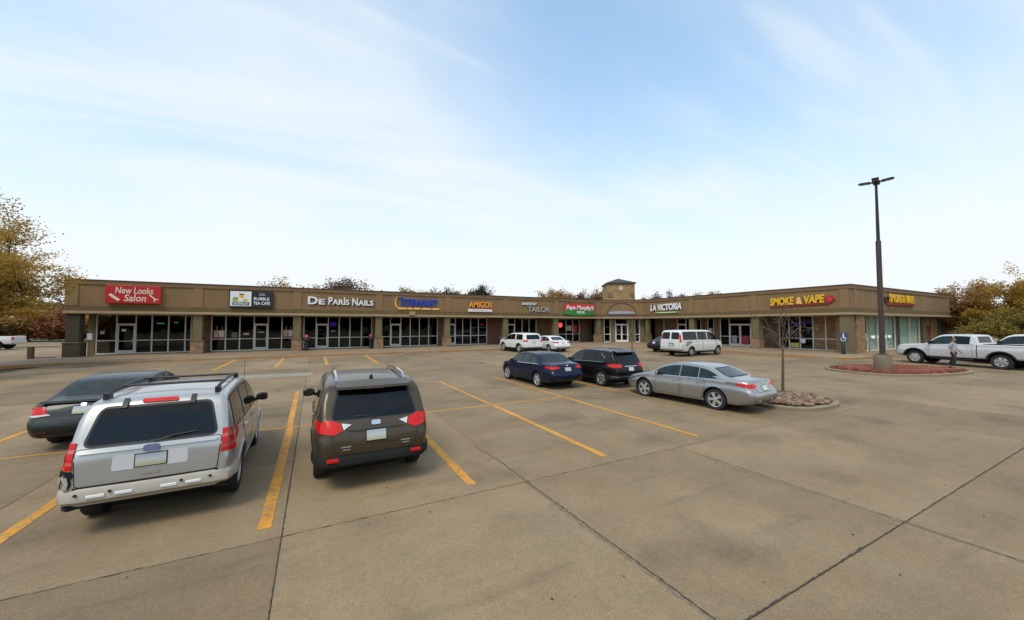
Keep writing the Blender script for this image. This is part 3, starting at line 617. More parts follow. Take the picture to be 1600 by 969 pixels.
def backed(F, body, s0, s1, z0, z1, o, face, back, parent, **kw):
    letters(F, body, s0, s1, z0, z1, o + .08, face, parent, .04, **kw)
    letters(F, body, s0 + .07, s1 + .07, z0 - .06, z1 - .06, o + .01, back, parent, .07, name='letter_shadow', **kw)  # dark copy set lower right stands in for the letters' cast shadow
s = sign('nail_salon_sign', 'three words of large white capitals with black shadow copies behind above the nail shop')
backed(FL, 'DE', -.6, .82, 4.38, 5.10, .0, 'sign_white', 'sign_black', s, bold=.03, small=.72, caps=(0,)); backed(FL, 'PARIS', 1.1, 2.9, 4.38, 5.10, .0, 'sign_white', 'sign_black', s, bold=.03, small=.74, caps=(0, 3)); backed(FL, 'NAILS', 3.15, 5.1, 4.36, 5.06, .0, 'sign_white', 'sign_black', s, bold=.03, small=.74, caps=(0,))
s = sign('blue_letter_sign', 'blue capital letters with a gold swoosh and gold underline')
letters(FL, 'STEWART', 7.75, 11.6, 4.38, 5.16, .02, 'sign_blue', s, .13, .035, .08)
sw_ = MB(FL); pp = [(7.75, 4.2), (7.32, 4.28), (7.2, 4.6), (7.22, 4.95), (7.42, 5.38)]
sw_.loft([[(x - .09 * (1 - .16 * i), .03, z), (x + .09 * (1 - .16 * i), .03, z + .02), (x + .09 * (1 - .16 * i), .12, z + .02), (x - .09 * (1 - .16 * i), .12, z)] for i, (x, z) in enumerate(pp)]); sw_.build('swoosh', 'sign_gold', s)
for (a, c) in ((7.4, 8.35), (8.42, 8.95), (9.05, 9.72), (9.85, 10.9), (11.0, 11.75)): MB(FL).box(a, c, .02, .11, 4.06, 4.26).build('underline', 'sign_gold', s, bevel=.01)
MB(FL).box(7.5, 7.9, .02, .14, 5.16, 5.42).build('emblem', 'sign_navy', s, bevel=.05)
s = sign('orange_letter_sign', 'orange capital letters above a narrow pale pink bar')
backed(FL, 'AMIGOS', 15.15, 18.0, 4.42, 5.10, .0, 'sign_orange', 'sign_dkred', s, bold=.02)
MB(FL).box(15.05, 17.98, .04, .16, 3.93, 4.26).build('lower_bar', 'sign_pink', s, bevel=.03)
MB(FL).box(15.5, 17.5, .162, .166, 4.07, 4.12).build('printed_rule', 'sign_grey', s)
s = sign('tailor_sign', 'two offset lines of white and grey letters, the lower one reading tailor')
backed(FL, 'ANKENY', 21.85, 24.05, 4.86, 5.18, .0, 'sign_white', 'sign_black', s, bold=.02, shear=.2); backed(FL, 'TAILOR', 22.75, 25.85, 4.06, 4.66, .0, 'sign_grey', 'sign_black', s)
s = sign('pizza_sign', 'red over green shield sign with white script letters and curved edges')
def curved(F, s0, s1, zb0, zb1, zt0, zt1, o0, o1, m_, nm, par, n=14):
    mb = MB(F); loops = []
    for k in range(n + 1):
        u = k / n; bow = 4 * u * (1 - u); a = s0 + (s1 - s0) * u; lo = zb0 + (zb1 - zb0) * bow; hi = zt0 + (zt1 - zt0) * bow
        loops.append([(a, o0, lo), (a, o1, lo), (a, o1, hi), (a, o0, hi)])
    mb.loft(loops); return mb.build(nm, m_, par)
curved(FL, 28.1, 32.9, 4.36, 4.44, 5.12, 5.28, .03, .2, 'sign_red2', 'red_field', s); curved(FL, 28.1, 32.9, 3.86, 3.68, 4.358, 4.438, .03, .2, 'sign_green', 'green_field', s)
letters(FL, "Papa Murphy's", 28.35, 32.8, 4.3, 5.02, .202, 'sign_white', s, .03, .02, .22); letters(FL, 'PIZZA', 30.0, 31.3, 3.96, 4.26, .202, 'sign_white', s, .03, .03)
curved(FL, 28.2, 32.9, 5.30, 5.4, 5.36, 5.5, .01, .08, 'sign_green', 'top_trim', s)
s = sign('bakery_sign', 'leaning bold white capital letters over a small lime bar')
backed(FRT, 'LA VICTORIA', 1.15, 5.85, 4.25, 5.08, .0, 'sign_white', 'sign_black', s, bold=.045, shear=.12, rise=.1)
curved(FRT, 1.9, 5.3, 3.98, 3.93, 4.14, 4.12, .02, .12, 'sign_lime', 'lime_bar', s); MB(FRT).box(2.3, 4.9, .122, .13, 4.02, 4.09).build('printed_rule', 'sign_white', s)
s = sign('smoke_shop_sign', 'long sign of yellow letters reading SMOKE & VAPE on red backing')
def backplate(F, s0, s1, z0, z1, o0, o1, m_, par, tip=0.5, dz=.0):
    mb = MB(F); pts = [(s0, z0), (s1 - tip, z0 + dz), (s1, (z0 + z1) / 2 + dz), (s1 - tip * .6, z1 + dz), (s0 + .2, z1)]
    mb.loft([[(a, oo, z) for a, z in pts] for oo in (o0, o1)]); return mb.build('backing', m_, par)
mb = MB(FRT); mb.loft([[(a, oo, z) for a, z in ((15.75, 4.12), (20.35, 4.26), (20.85, 4.62), (20.55, 4.98), (20.05, 4.86), (19.9, 4.44), (15.9, 4.34))] for oo in (.02, .10)]); mb.build('backing', 'sign_dkred', s)
letters(FRT, 'SMOKE', 15.75, 17.75, 4.3, 5.05, .1, 'sign_yellow', s, .08, .04, .1, rise=.04); letters(FRT, '&', 17.95, 18.45, 4.36, 5.0, .1, 'sign_gold', s, .08, .05); letters(FRT, 'VAPE', 18.55, 20.1, 4.38, 5.1, .1, 'sign_yellow', s, .08, .04, .1, rise=.04)
disc(FRT, 20.45, .1, .16, 4.68, .2, 'sign_red2', 'red_lamp', s)
s = sign('end_wall_sign', 'yellow lettered sign on dark backing on the end wall behind the lamp pole')
MB(FS).box(6.85, 13.1, .02, .16, 4.30, 4.62).build('backing', 'sign_dkred', s); MB(FS).box(6.6, 13.3, .02, .1, 4.55, 5.0).build('backing', 'sign_black', s)
letters(FS, 'SMOKE & VAPE', 7.2, 12.9, 4.55, 5.3, .16, 'sign_yellow', s, .08, .04)
s = sign('corner_sign', 'low slate-blue panel inside the arch above the corner entrance')
curved(FC, cxs - 1.75, cxs + 1.75, 3.95, 3.95, 4.2, 4.34, .01, .09, 'sign_slate', 'panel', s); curved(FC, cxs - 1.78, cxs + 1.78, 3.86, 3.86, 3.948, 3.948, .01, .12, 'sign_navy', 'panel_base', s)

# small things on and behind the shop glass
def poster(F, s0, s1, z0, z1, o, m_, name, label, cat='poster'):
    p = MB(F).box(s0, s1, o, o + .012, z0, z1).build(name, m_); tag(p, label, cat, 'notices in the shop windows'); return p
def glow(name, c, e):
    return mat(name, (c[0] * .3, c[1] * .3, c[2] * .3), .5, emit=c, estr=e)
glow('led_green', (0.35, 1.0, .6), .8); glow('led_purple', (0.22, 0.06, .95), .7); glow('led_red', (1.0, .08, .10), .75); glow('glow_white', (.9, .95, .9), .5)
mat('drink_a', (0.62, 0.42, 0.2), .6, c2=(0.5, 0.12, 0.12), vscale=2.2); mat('poster_red', (0.35, 0.03, 0.05), .6); mat('poster_tan', (0.6, .47, .3), .6, var=.3, vscale=4); mat('poster_grey', (.2, .2, .2), .6)
G1 = GL + .075
for i, (a, c) in enumerate(((-7.95, -7.1), (-2.7, -1.8))):
    where = ('leftmost cafe window', 'cafe window furthest right')[i]
    p = empty('drink_poster'); tag(p, 'poster of two bubble tea cups on red in the ' + where, 'poster', 'notices in the shop windows')
    MB(FL).box(a, c, G1 - .06, G1 - .05, CH + 1.14, CH + 1.45).build('poster_foot', 'poster_red', p)
    for k, mm in ((0, 'poster_tan'), (1, 'sign_pink')):
        x = a + (c - a) * (.28 + .44 * k); cup = MB(FL); cup.loft([[(x - .15, oo, CH + 1.25), (x + .15, oo, CH + 1.25), (x + .2, oo, CH + 1.85), (x - .2, oo, CH + 1.85)] for oo in (G1 - .049, G1 - .04)]); co = cup.build('printed_cup', mm, p)
        MB(FL).box(x + .02, x + .06, G1 - .049, G1 - .04, CH + 1.86, CH + 2.2).build('printed_straw', 'sign_grey', p)
poster(FL, -11.75, -11.25, 2.55, 2.66, GL - .06, 'led_green', 'open_sign', 'small green lit sign in the salon window beside its door', 'lit sign'); poster(FL, -10.62, -10.35, 2.62, 2.72, GL - .06, 'led_green', 'lit_sign', 'tiny green lit sign in the right salon window', 'lit sign')
poster(FL, -11.8, -11.2, 1.95, 2.05, GL - .05, 'poster_grey', 'window_lettering', 'faint line of grey lettering on the salon window', 'lettering'); poster(FL, -10.8, -10.15, 2.3, 2.55, GL - .05, 'poster_grey', 'window_lettering', 'grey block of opening hours on the salon window', 'lettering')
poster(FL, 1.35, 1.95, 2.3, 2.75, GL - .3, 'led_purple', 'neon_sign', 'purple neon sign glowing in the nail salon window', 'lit sign'); poster(FL, 1.45, 1.85, 1.75, 1.95, GL - .25, 'glow_white', 'lit_sign', 'pale green-white lit sign below the purple neon', 'lit sign')
poster(FL, 3.4, 3.95, 2.05, 2.5, GL - .05, 'poster_grey', 'window_lettering', 'white opening hours block on the nail salon window', 'lettering')
poster(FL, 17.7, 18.2, 2.4, 2.62, GL - .2, 'led_red', 'open_sign', 'red lit open sign in the window under the orange letters', 'lit sign')
for k, x in enumerate((15.5, 16.45, 17.45)): poster(FL, x - .05, x + .75, 2.62, 2.85, GL - .08, 'poster_tan', 'window_banner', ('left', 'middle', 'right')[k] + ' tan banner strip high in the window under the orange letters', 'banner')
d = disc(FL, 29.35, G1 - .06, G1 - .04, 2.45, .34, 'led_red', 'round_sign', None); tag(d, 'round red sign in the pizza shop window', 'lit sign', 'notices in the shop windows')
poster(FL, 31.55, 32.15, 1.4, 2.5, G1 - .06, 'sign_red2', 'window_poster', 'tall red poster at the right of the pizza shop window'); poster(FL, 30.4, 31.2, 1.7, 2.4, G1 - .06, 'poster_tan', 'window_poster', 'tan poster in the middle of the pizza shop window')
poster(FRT, 12.0 - .55, 12.25, .35, 1.3, -2.33, 'poster_red', 'door_poster', 'dark red poster on the right leaf of the double doors', 'poster'); poster(FRT, 10.4, 10.95, .5, 1.3, -2.33, 'sign_slate', 'door_poster', 'blue-grey poster on the left leaf of the double doors', 'poster')
poster(FRT, 7.65, 8.1, 1.2, 2.1, -2.3, 'sign_grey', 'window_poster', 'pale poster in the narrow window beside the van')
poster(FRT, 16.15, 17.0, 2.55, 2.75, -2.5, 'led_purple', 'led_strip', 'blue-purple light strip at the top of the smoke shop window', 'lit sign'); poster(FRT, 17.1, 18.05, 2.65, 2.8, -2.5, 'led_purple', 'led_strip', 'right purple light strip at the top of the smoke shop window', 'lit sign')
poster(FRT, 17.1, 17.5, .75, 1.15, -2.3, 'sign_white', 'window_poster', 'small white notice low on the smoke shop window'); poster(FRT, 16.2, 16.95, .3, .75, -2.34, 'sign_skin', 'window_poster', 'mustard panel low in the smoke shop window')
poster(FS, 2.3, 4.6, 1.35, 1.75, SO + .08, 'sign_cream', 'window_poster', 'cream banner across the end wall door', 'banner')
for k in range(4): poster(FS, 5.9 + k * 1.2, 6.6 + k * 1.2, 1.25, 1.5, SO + .03, 'glow_white', 'window_sticker', ('first', 'second', 'third', 'fourth')[k] + ' self-glowing white sticker from the left on the teal blinds window', 'sticker')  # stickers take a glow of their own, though they are no lamps
poster(FS, 8.2, 8.75, 2.1, 2.7, SO + .03, 'black', 'window_sticker', 'black figure sticker on the teal blinds window', 'sticker')
poster(FL, -15.1, -14.85, 1.75, 2.0, GL + .02, 'sign_grey', 'window_sticker', 'small pale sticker in the leftmost salon pane', 'sticker'); poster(FL, -13.85, -13.6, 1.95, 2.15, GL + .05, 'sign_white', 'window_sticker', 'small white sticker on the salon door', 'sticker')
poster(FL, -6.6, -6.2, 1.35, 1.8, GL + .02, 'poster_grey', 'window_poster', 'pale grey round-cup notice in the second cafe pane', 'poster'); poster(FL, -5.75, -5.3, 1.55, 1.75, GL + .02, 'poster_tan', 'window_poster', 'small tan notice left of the cafe door', 'poster'); poster(FL, -4.65, -4.15, 1.75, 1.85, GL + .05, 'sign_grey', 'window_lettering', 'grey lettering line on the cafe door', 'lettering')
poster(FL, 9.5, 10.1, 1.35, 2.1, GL - .2, 'poster_grey', 'window_poster', 'grey board behind the glass under the blue letters', 'poster'); poster(FL, 8.55, 9.15, 1.3, 1.9, GL - .2, 'poster_grey', 'window_poster', 'grey board just right of the door under the blue letters', 'poster')
wb = MB(FL).box(8.55, 9.15, .17, .42, 3.45, 3.85).build('wall_lamp', 'trim_light', bevel=.03); tag(wb, 'small tan wall lamp box below the blue letters', 'lamp')
pb = MB(FL).box(-15.02, -14.75, -.55, -.35, 1.35, 1.85).build('wall_notice_box', 'white', bevel=.02); tag(pb, 'small white notice box fixed to the dark end pier', 'box')
column_post = MB(FL).box(-14.99, -14.78, -.62, -.56, CH, 1.35).build('notice_post', 'trim_light'); tag(column_post, 'pale thin post under the white notice box', 'post')
# two black bins with red tops flank the nail salon
for k, (x, y, lab) in enumerate(((-.62, 39.1, 'black litter bin with red top, left of the nail salon window'), (5.0, 39.6, 'black litter bin with red top, right of the nail salon window'))):
    b_ = empty('litter_bin', (x, y, CH)); tag(b_, lab, 'bin', 'litter bins under the canopy')
    MB().lathe([(.2, 0), (.22, .05), (.17, .08), (.17, .85), (.3, .9), (.3, 1.12), (.26, 1.2)], 14).build('bin_body', 'black', b_, True)
    MB().lathe([(.24, 1.2), (.2, 1.36), (.08, 1.46)], 14).build('bin_top', 'sign_dkred', b_, True)
# accessible parking sign at the corner
hs = empty('accessible_sign', (37.5, 14.2, CH)); tag(hs, 'blue accessible parking sign on black post at the building corner', 'sign')
MB().lathe([(.13, 0), (.13, .95), (.1, 1.0), (.045, 1.02), (.045, 1.75)], 14).build('post', 'near_black', hs, True)
fh = Frame((0, 0), (0.62, -0.78)); mat('sign_blue2', (0.05, 0.06, 0.14), .5)
MB(fh).box(-.27, .27, .05, .08, 1.0, 1.75).build('plate', 'sign_blue2', hs, bevel=.02)
wc = MB(fh); wc.box(-.05, .03, .082, .09, 1.35, 1.55); wc.box(-.05, .14, .082, .09, 1.28, 1.35); wc.box(.1, .16, .082, .09, 1.15, 1.28); wc.build('wheelchair_mark', 'white', hs)
disc(fh, -.01, .082, .09, 1.62, .05, 'white', 'head_mark', hs, 12)
rg = MB(fh); loops = []
for k in range(17):
    a = R(150 + 240 * k / 16); loops.append([(-.02 + r_ * math.cos(a), oo, 1.22 + r_ * math.sin(a)) for (r_, oo) in ((.13, .082), (.17, .082), (.17, .09), (.13, .09))])
rg.loft(loops); rg.build('wheel_mark', 'white', hs)
# low brown post with a rail at the left end of the mall
lp = empty('low_post', (-17.3, 38.4, CH)); tag(lp, 'low brown timber post with a thin rail to the end pier', 'post')
mat('timber', (0.12, 0.075, 0.05), .9, var=.2, vscale=5); MB().box(-.13, .13, -.13, .13, 0, .85).build('post', 'timber', lp, bevel=.02); MB().box(.132, 1.2, -.03, .03, .05, .1).build('rail', 'timber', lp)

# ------------------------------------------------------------------ islands, lamp pole
def island(name, poly, fill, label, mound=.05):
    o = empty(name); tag(o, kind='structure'); n = len(poly); c = (sum(p[0] for p in poly) / n, sum(p[1] for p in poly) / n)
    def sc_(k): return [(c[0] + (p[0] - c[0]) * k, c[1] + (p[1] - c[1]) * k) for p in poly]
    cu = MB(); d_ = math.hypot(poly[0][0] - c[0], poly[0][1] - c[1]); 
    inn = []
    pv = [Vector(p) for p in poly]
    for i, p in enumerate(pv):
        t = (pv[(i + 1) % n] - pv[i - 1]).normalized(); inn.append(tuple(p + Vector((-t.y, t.x)) * .17))
    cu.loft([[(*p, -.02) for p in poly], [(*p, .095) for p in poly], [(*p, .11) for p in [tuple(Vector(a).lerp(Vector(b), .15)) for a, b in zip(poly, inn)]], [(*p, .11) for p in inn], [(*p, -.02) for p in inn]], cap=False)
    cu.build('curb', 'curb', o, True, 35)
    fm = MB(); fm.loft([[(*p, .08) for p in inn], [(c[0] + (p[0] - c[0]) * .7, c[1] + (p[1] - c[1]) * .7, .10 + mound) for p in inn], [(c[0] + (p[0] - c[0]) * .3, c[1] + (p[1] - c[1]) * .3, .11 + mound) for p in inn]]); fm.build('bed', fill, o, True)
    return o, inn, c
mat('mulch', (0.27, 0.07, 0.03), .95, c2=(.17, .045, .022), var=.5, vscale=14, bump=1.0, bscale=30)
mat('soil', (0.13, 0.09, 0.055), .95, var=.4, vscale=8)
red_poly = [(24.5, 9.4), (24.3, 8.6), (24.45, 7.8), (24.95, 7.2), (26.3, 6.6), (28.2, 6.1), (30.0, 6.0), (30.9, 6.3), (31.15, 7.0), (31.0, 8.0), (30.3, 9.2), (29.0, 10.2), (27.4, 10.7), (25.9, 10.7), (24.95, 10.2)]
io, inn, ic = island('lamp_island', red_poly, 'mulch', '', .12)
# loose wood chips
ch = MB(); rq = random.Random(5)
def inside(p, poly):
    r_ = False; j = len(poly) - 1
    for i in range(len(poly)):
        if (poly[i][1] > p[1]) != (poly[j][1] > p[1]) and p[0] < (poly[j][0] - poly[i][0]) * (p[1] - poly[i][1]) / (poly[j][1] - poly[i][1]) + poly[i][0]: r_ = not r_
        j = i
    return r_
for i in range(5200):
    p = (rq.uniform(23.5, 31.2), rq.uniform(5.9, 10.8))
    if not inside(p, inn): continue
    a = rq.uniform(0, 6.28); l = rq.uniform(.03, .09); wd = rq.uniform(.01, .025); z = .13 + .10 * max(0, 1 - math.hypot((p[0] - ic[0]) / 3.6, (p[1] - ic[1]) / 2.2)) + rq.uniform(0, .04); t = rq.uniform(-.03, .04)
    dx, dy = math.cos(a) * l, math.sin(a) * l; n = len(ch.v)
    for (q1, q2) in ((-1, -1), (1, -1), (1, 1), (-1, 1)): ch.P(p[0] + dx * q1 - dy * q2 * wd / l, p[1] + dy * q1 + dx * q2 * wd / l, z + t * q1)
    ch.f.append((n, n + 1, n + 2, n + 3))
mat('chips', (0.33, 0.085, 0.035), .9, c2=(.15, .04, .022), island=1)
tag(ch.build('wood_chips', 'chips', io), kind='stuff')
rock_poly = ring(13.55, 6.62, 1.5, 1.15, 26, p=2.6)
ro, rinn, rc = island('rock_island', rock_poly, 'soil', '', .03)
rock_poly2 = ring(13.7, 14.1, 1.45, 1.5, 26, p=2.6); ro2, rinn2, rc2 = island('rock_island', rock_poly2, 'soil', '', .03)
mat('rocks', (0.30, 0.21, 0.13), .9, c2=(.12, .065, .04), island=1, var=.25, vscale=20)
def rocks(poly, par, n, sd):
    mb = MB(); rq = random.Random(sd); xs = [p[0] for p in poly]; ys = [p[1] for p in poly]
    for i in range(n):
        p = (rq.uniform(min(xs), max(xs)), rq.uniform(min(ys), max(ys)))
        if not inside(p, poly): continue
        a = rq.uniform(.05, .11); b = a * rq.uniform(.6, 1); h = a * rq.uniform(.5, .8); th = rq.uniform(0, 6.28); loops = []
        for (k, z) in ((.75, -.3), (1, .2), (.85, .65), (.45, 1.0)):
            loops.append([(p[0] + math.cos(th) * a * k * math.cos(q) * rq.uniform(.8, 1.15) - math.sin(th) * b * k * math.sin(q), p[1] + math.sin(th) * a * k * math.cos(q) + math.cos(th) * b * k * math.sin(q) * rq.uniform(.8, 1.15), .15 + h * z) for q in [2 * math.pi * m_ / 6 for m_ in range(6)]])
        mb.loft(loops)
    tag(mb.build('river_rocks', 'rocks', par), kind='stuff')
rocks(rinn, ro, 460, 1); rocks(rinn2, ro2, 420, 2)

mat('base_dark', (0.2, 0.155, 0.1), .9, var=.25, vscale=3)
lpz = empty('light_pole', (25.75, 8.15, .15)); tag(lpz, 'tall dark two-stage lamp pole with four flat heads on concrete drum', 'lamp post')
MB().lathe([(.34, 0), (.355, .05), (.355, .78), (.33, .82)], 28).build('concrete_base', 'base_dark', lpz, True)
mat('pole', (0.028, 0.025, 0.024), .5, .3, var=.2, vscale=3); mat('pole_low', (0.065, 0.045, 0.038), .5, .2, var=.15, vscale=3)
MB().lathe([(.24, .82), (.24, .86), (.118, .9), (.108, 6.6), (.108, 6.68), (.08, 6.70)], 16).build('lower_shaft', 'pole_low', lpz, True)
MB().lathe([(.075, 6.66), (.052, 9.75)], 14).build('upper_shaft', 'pole', lpz, True)
MB().box(-.13, .13, -.13, .13, 9.7, 9.86).build('head_mount', 'pole', lpz, bevel=.02)
for k, a in enumerate((15, 105, 195, 285)):
    f2 = Frame((0, 0), (math.cos(R(a)), math.sin(R(a))))
    ar = MB(f2).box(.1, .22, -.035, .035, 9.74, 9.82).build('arm', 'pole', lpz); mb = MB(f2)
    mb.loft([[(.22, -.12, 9.74), (.22, .12, 9.74), (.22, .12, 9.83), (.22, -.12, 9.83)], [(.6, -.14, 9.78), (.6, .14, 9.78), (.6, .14, 9.85), (.6, -.14, 9.85)], [(.68, -.1, 9.8), (.68, .1, 9.8), (.68, .1, 9.83), (.68, -.1, 9.83)]]); h = mb.build('lamp_head', 'pole', lpz); MB(f2).box(.28, .56, -.1, .1, 9.752, 9.758).build('lens', 'alu_dim', h)

# ------------------------------------------------------------------ vehicles
def pchip(pts):
    xs = [p[0] for p in pts]; ys = [p[1] for p in pts]; n = len(xs)
    h = [xs[i + 1] - xs[i] for i in range(n - 1)]; d = [(ys[i + 1] - ys[i]) / h[i] for i in range(n - 1)]
    m = [0.0] * n; m[0] = d[0]; m[-1] = d[-1]
    for i in range(1, n - 1):
        if d[i - 1] * d[i] <= 0: m[i] = 0
        else:
            w1 = 2 * h[i] + h[i - 1]; w2 = h[i] + 2 * h[i - 1]; m[i] = (w1 + w2) / (w1 / d[i - 1] + w2 / d[i])
    def f(x):
        if x <= xs[0]: return ys[0]
        if x >= xs[-1]: return ys[-1]
        i = 0
        while x > xs[i + 1]: i += 1
        t = (x - xs[i]) / h[i]; t2, t3 = t * t, t * t * t
        return (2 * t3 - 3 * t2 + 1) * ys[i] + (t3 - 2 * t2 + t) * h[i] * m[i] + (-2 * t3 + 3 * t2) * ys[i + 1] + (t3 - t2) * h[i] * m[i + 1]
    return f

class Car:
    """y runs from the rear bumper (0) to the nose (L); x to the right; the root stands at the middle of the rear"""
    def __init__(c, name, label, cat, spec, paint, pos, head):
        c.s = spec; c.paint = paint; c.root = empty(name, (pos[0], pos[1], 0), R(head)); c.root.scale = [spec.get('k', 1.0)] * 3; tag(c.root, label, cat, 'vehicles in the car park')
        c.L = spec['L']; c.zt = pchip(spec['zt']); c.belt_ = pchip(spec['belt']); c.wb = pchip(spec['wb']); c.zb = pchip(spec['zb'])
        c.tum = spec.get('tum', .26); c.tum2 = spec.get('tum2', .12); c.bulge = spec.get('bulge', (.1, .5, .2)); c.nose = spec.get('nose', (.06, .5, .25)); c.crown = spec.get('crown', .05)
        c.make_body()
    def belt(c, y): return min(c.belt_(y), c.zt(y) - .05)
    def sx(c, y, z):
        hw = c.wb(y); b = c.belt(y); zb = c.zb(y)
        if z <= b:
            t = (z - zb) / max(.05, b - zb); q = min(1, max(0, (t - .70) / .12)); return hw - .12 * max(0, .55 - t) ** 1.4 - .030 * q * q * (3 - 2 * q) - .03 * max(0, t - .8)
        q = z - b; return hw - .036 - .006 - c.tum * q - c.tum2 * q * q
    def section(c, y):
        zb, b, zt = c.zb(y), c.belt(y), c.zt(y); hw = c.wb(y); cr = min(c.crown, (zt - zb) * .12); pts = []
        ze = zt - cr; r = min(c.s.get('fil', .10), max(.02, (ze - b) * .45 + .03))
        x0 = c.sx(y, zb + .0); pts += [(0, zb), (x0 * .55, zb), (x0 - .07, zb), (x0 - .015, zb + .025)]
        zs = zb + .07
        for k in range(11): z = zs + (b - zs) * k / 10; pts.append((c.sx(y, z), z))
        ztop = max(b + .004, ze - r)
        for k in range(1, 5): z = b + (ztop - b) * k / 4; pts.append((c.sx(y, z), z))
        xt = c.sx(y, ztop); xe = max(.08, xt - r * .9 - c.tum * r)
        ce = zt - cr * (xe / max(hw, .1)) ** 2
        for k in (1, 2, 3):
            a = math.pi / 2 * k / 3.5; pts.append((xe + (xt - xe) * math.cos(a), ztop + (ce - ztop) * math.sin(a)))
        for k in range(0, 5): x = xe * (1 - k / 5); pts.append((x, zt - cr * (x / max(hw, .1)) ** 2))
        pts.append((0, zt)); full = pts + [(-x, z) for x, z in reversed(pts[1:-1])]
        return full
    def yoff(c, x, y, z):
        A, zc, w_ = c.bulge; B, zn, wn = c.nose; o = 0
        if y < .55: o -= A * math.exp(-((z - zc) / w_) ** 2) * (1 - y / .55) ** 1.5
        if y > c.L - .6: o += B * math.exp(-((z - zn) / wn) ** 2) * ((y - c.L + .6) / .6) ** 1.5
        return o
    def make_body(c):
        ys = sorted(set([round(p[0], 3) for k in ('zt', 'wb') for p in c.s[k]] + [round(k * .11, 3) for k in range(int(c.L / .11) + 1)] + [round(c.L, 3)]))
        out = [ys[0]]
        for y in ys[1:]:
            if y - out[-1] > .012: out.append(y)
        out[-1] = c.L
        loops = []
        def lp(y, k, yy=None):
            sec = c.section(y); zc = (min(p[1] for p in sec) + max(p[1] for p in sec)) / 2; l = []
            for x, z in sec:
                X, Z = x * k, zc + (z - zc) * k; l.append((X, (y if yy is None else yy) + c.yoff(X, y, Z), Z))
            return l
        for k in (.25, .5, .72, .88, .96): loops.append(lp(0, k, -.012 * (1 - k)))
        for y in out: loops.append(lp(y, 1))
        for k in (.96, .88, .72, .5, .25): loops.append(lp(c.L, k, c.L + .02 * (1 - k)))
        mb = MB(); mb.loft(loops); me = mb.mesh('body'); me.materials.append(M(c.paint)); me.materials.append(M('wheel_well'))
        bm = bmesh.new(); bm.from_mesh(me); c.bvh = BVHTree.FromBMesh(bm); bm.free()
        o = bpy.data.objects.new('body', me); COL.objects.link(o)
        cut = MB(); s = c.s; ar = s['wr'] + s.get('arch', .065)
        for ay in (s['ra'], s['fa']): cut.lathe([(ar, -1.5), (ar, -c.s['W'] / 2 + .34), ], 32, 'x', (0, ay, s['wr'] + .01)); cut.lathe([(ar, c.s['W'] / 2 - .34), (ar, 1.5)], 32, 'x', (0, ay, s['wr'] + .01))
        for bx in s.get('cuts', []): cut.box(*bx)
        cme = cut.mesh('cut'); cme.materials.append(M('wheel_well')); co = bpy.data.objects.new('cut', cme); COL.objects.link(co)
        m = o.modifiers.new('b', 'BOOLEAN'); m.object = co; m.operation = 'DIFFERENCE'; m.solver = 'EXACT'; m.material_mode = 'TRANSFER'
        dg = bpy.context.evaluated_depsgraph_get(); me2 = bpy.data.meshes.new_from_object(o.evaluated_get(dg)); me2.name = 'body'
        bpy.data.objects.remove(o); bpy.data.objects.remove(co)
        for p in me2.polygons: p.use_smooth = True
        me2.set_sharp_from_angle(angle=R(38))
        b = bpy.data.objects.new('body', me2); COL.objects.link(b); b.parent = c.root; c.body = b
        u = c.zb(c.L / 2); MB().box(-.52, .52, .5, c.L - .6, u * .62, u + .03).build('underbody_shade_box', 'wheel_well', c.root)  # black floor box added to deepen the shade below the car
        for ay in (c.s['ra'], c.s['fa']): MB().tube([(-c.s['W'] / 2 + .2, ay, c.s['wr'] * .85), (c.s['W'] / 2 - .2, ay, c.s['wr'] * .85)], .06, 8).build('axle', 'wheel_well', c.root)
    # -- panels laid on the body
    def ray(c, view, a, b, side=1):
        if view == 'side': o, d = Vector((3 * side, a, b)), Vector((-side, 0, 0))
        elif view == 'rear': o, d = Vector((a, -3, b)), Vector((0, 1, 0))
        elif view == 'front': o, d = Vector((a, c.L + 3, b)), Vector((0, -1, 0))
        else: o, d = Vector((a, b, 5)), Vector((0, 0, -1))
        h = c.bvh.ray_cast(o, d)
        if h[0] is None:
            p0 = {'side': Vector((.8 * side, a, b)), 'rear': Vector((a, 0, b)), 'front': Vector((a, c.L, b)), 'top': Vector((a, b, 1.5))}[view]
            h = c.bvh.find_nearest(p0)
        n = h[1]
        if n.dot(d) > 0: n = -n
        return h[0], n
    def panel(c, name, poly, view, material, off=.008, side=1, parent=None, seg=.085, thick=None, label=None):
        pts = []
        for i, p in enumerate(poly):
            q = poly[(i + 1) % len(poly)]; n = max(1, int(math.hypot(q[0] - p[0], q[1] - p[1]) / seg))
            for k in range(n): pts.append((p[0] + (q[0] - p[0]) * k / n, p[1] + (q[1] - p[1]) * k / n))
        bm = bmesh.new(); vs = [bm.verts.new((p[0], p[1], 0)) for p in pts]
        try: f = bm.faces.new(vs)
        except ValueError: bm.free(); return None
        # slice the outline with a grid so that the panel follows the curvature
        xs = [p[0] for p in pts]; zs = [p[1] for p in pts]
        for ax, lo, hi in ((0, min(xs), max(xs)), (1, min(zs), max(zs))):
            n = int((hi - lo) / seg)
            for k in range(1, n + 1):
                v = lo + (hi - lo) * k / (n + 1); co = [0, 0, 0]; co[ax] = v; no = [0, 0, 0]; no[ax] = 1
                bmesh.ops.bisect_plane(bm, geom=bm.verts[:] + bm.edges[:] + bm.faces[:], plane_co=co, plane_no=no)
        bound = [e for e in bm.edges if len(e.link_faces) == 1]
        for v in bm.verts:
            p, n = c.ray(view, v.co.x, v.co.y, side); v.co = p + n * off
        geo = bmesh.ops.extrude_edge_only(bm, edges=bound)
        cen = {}
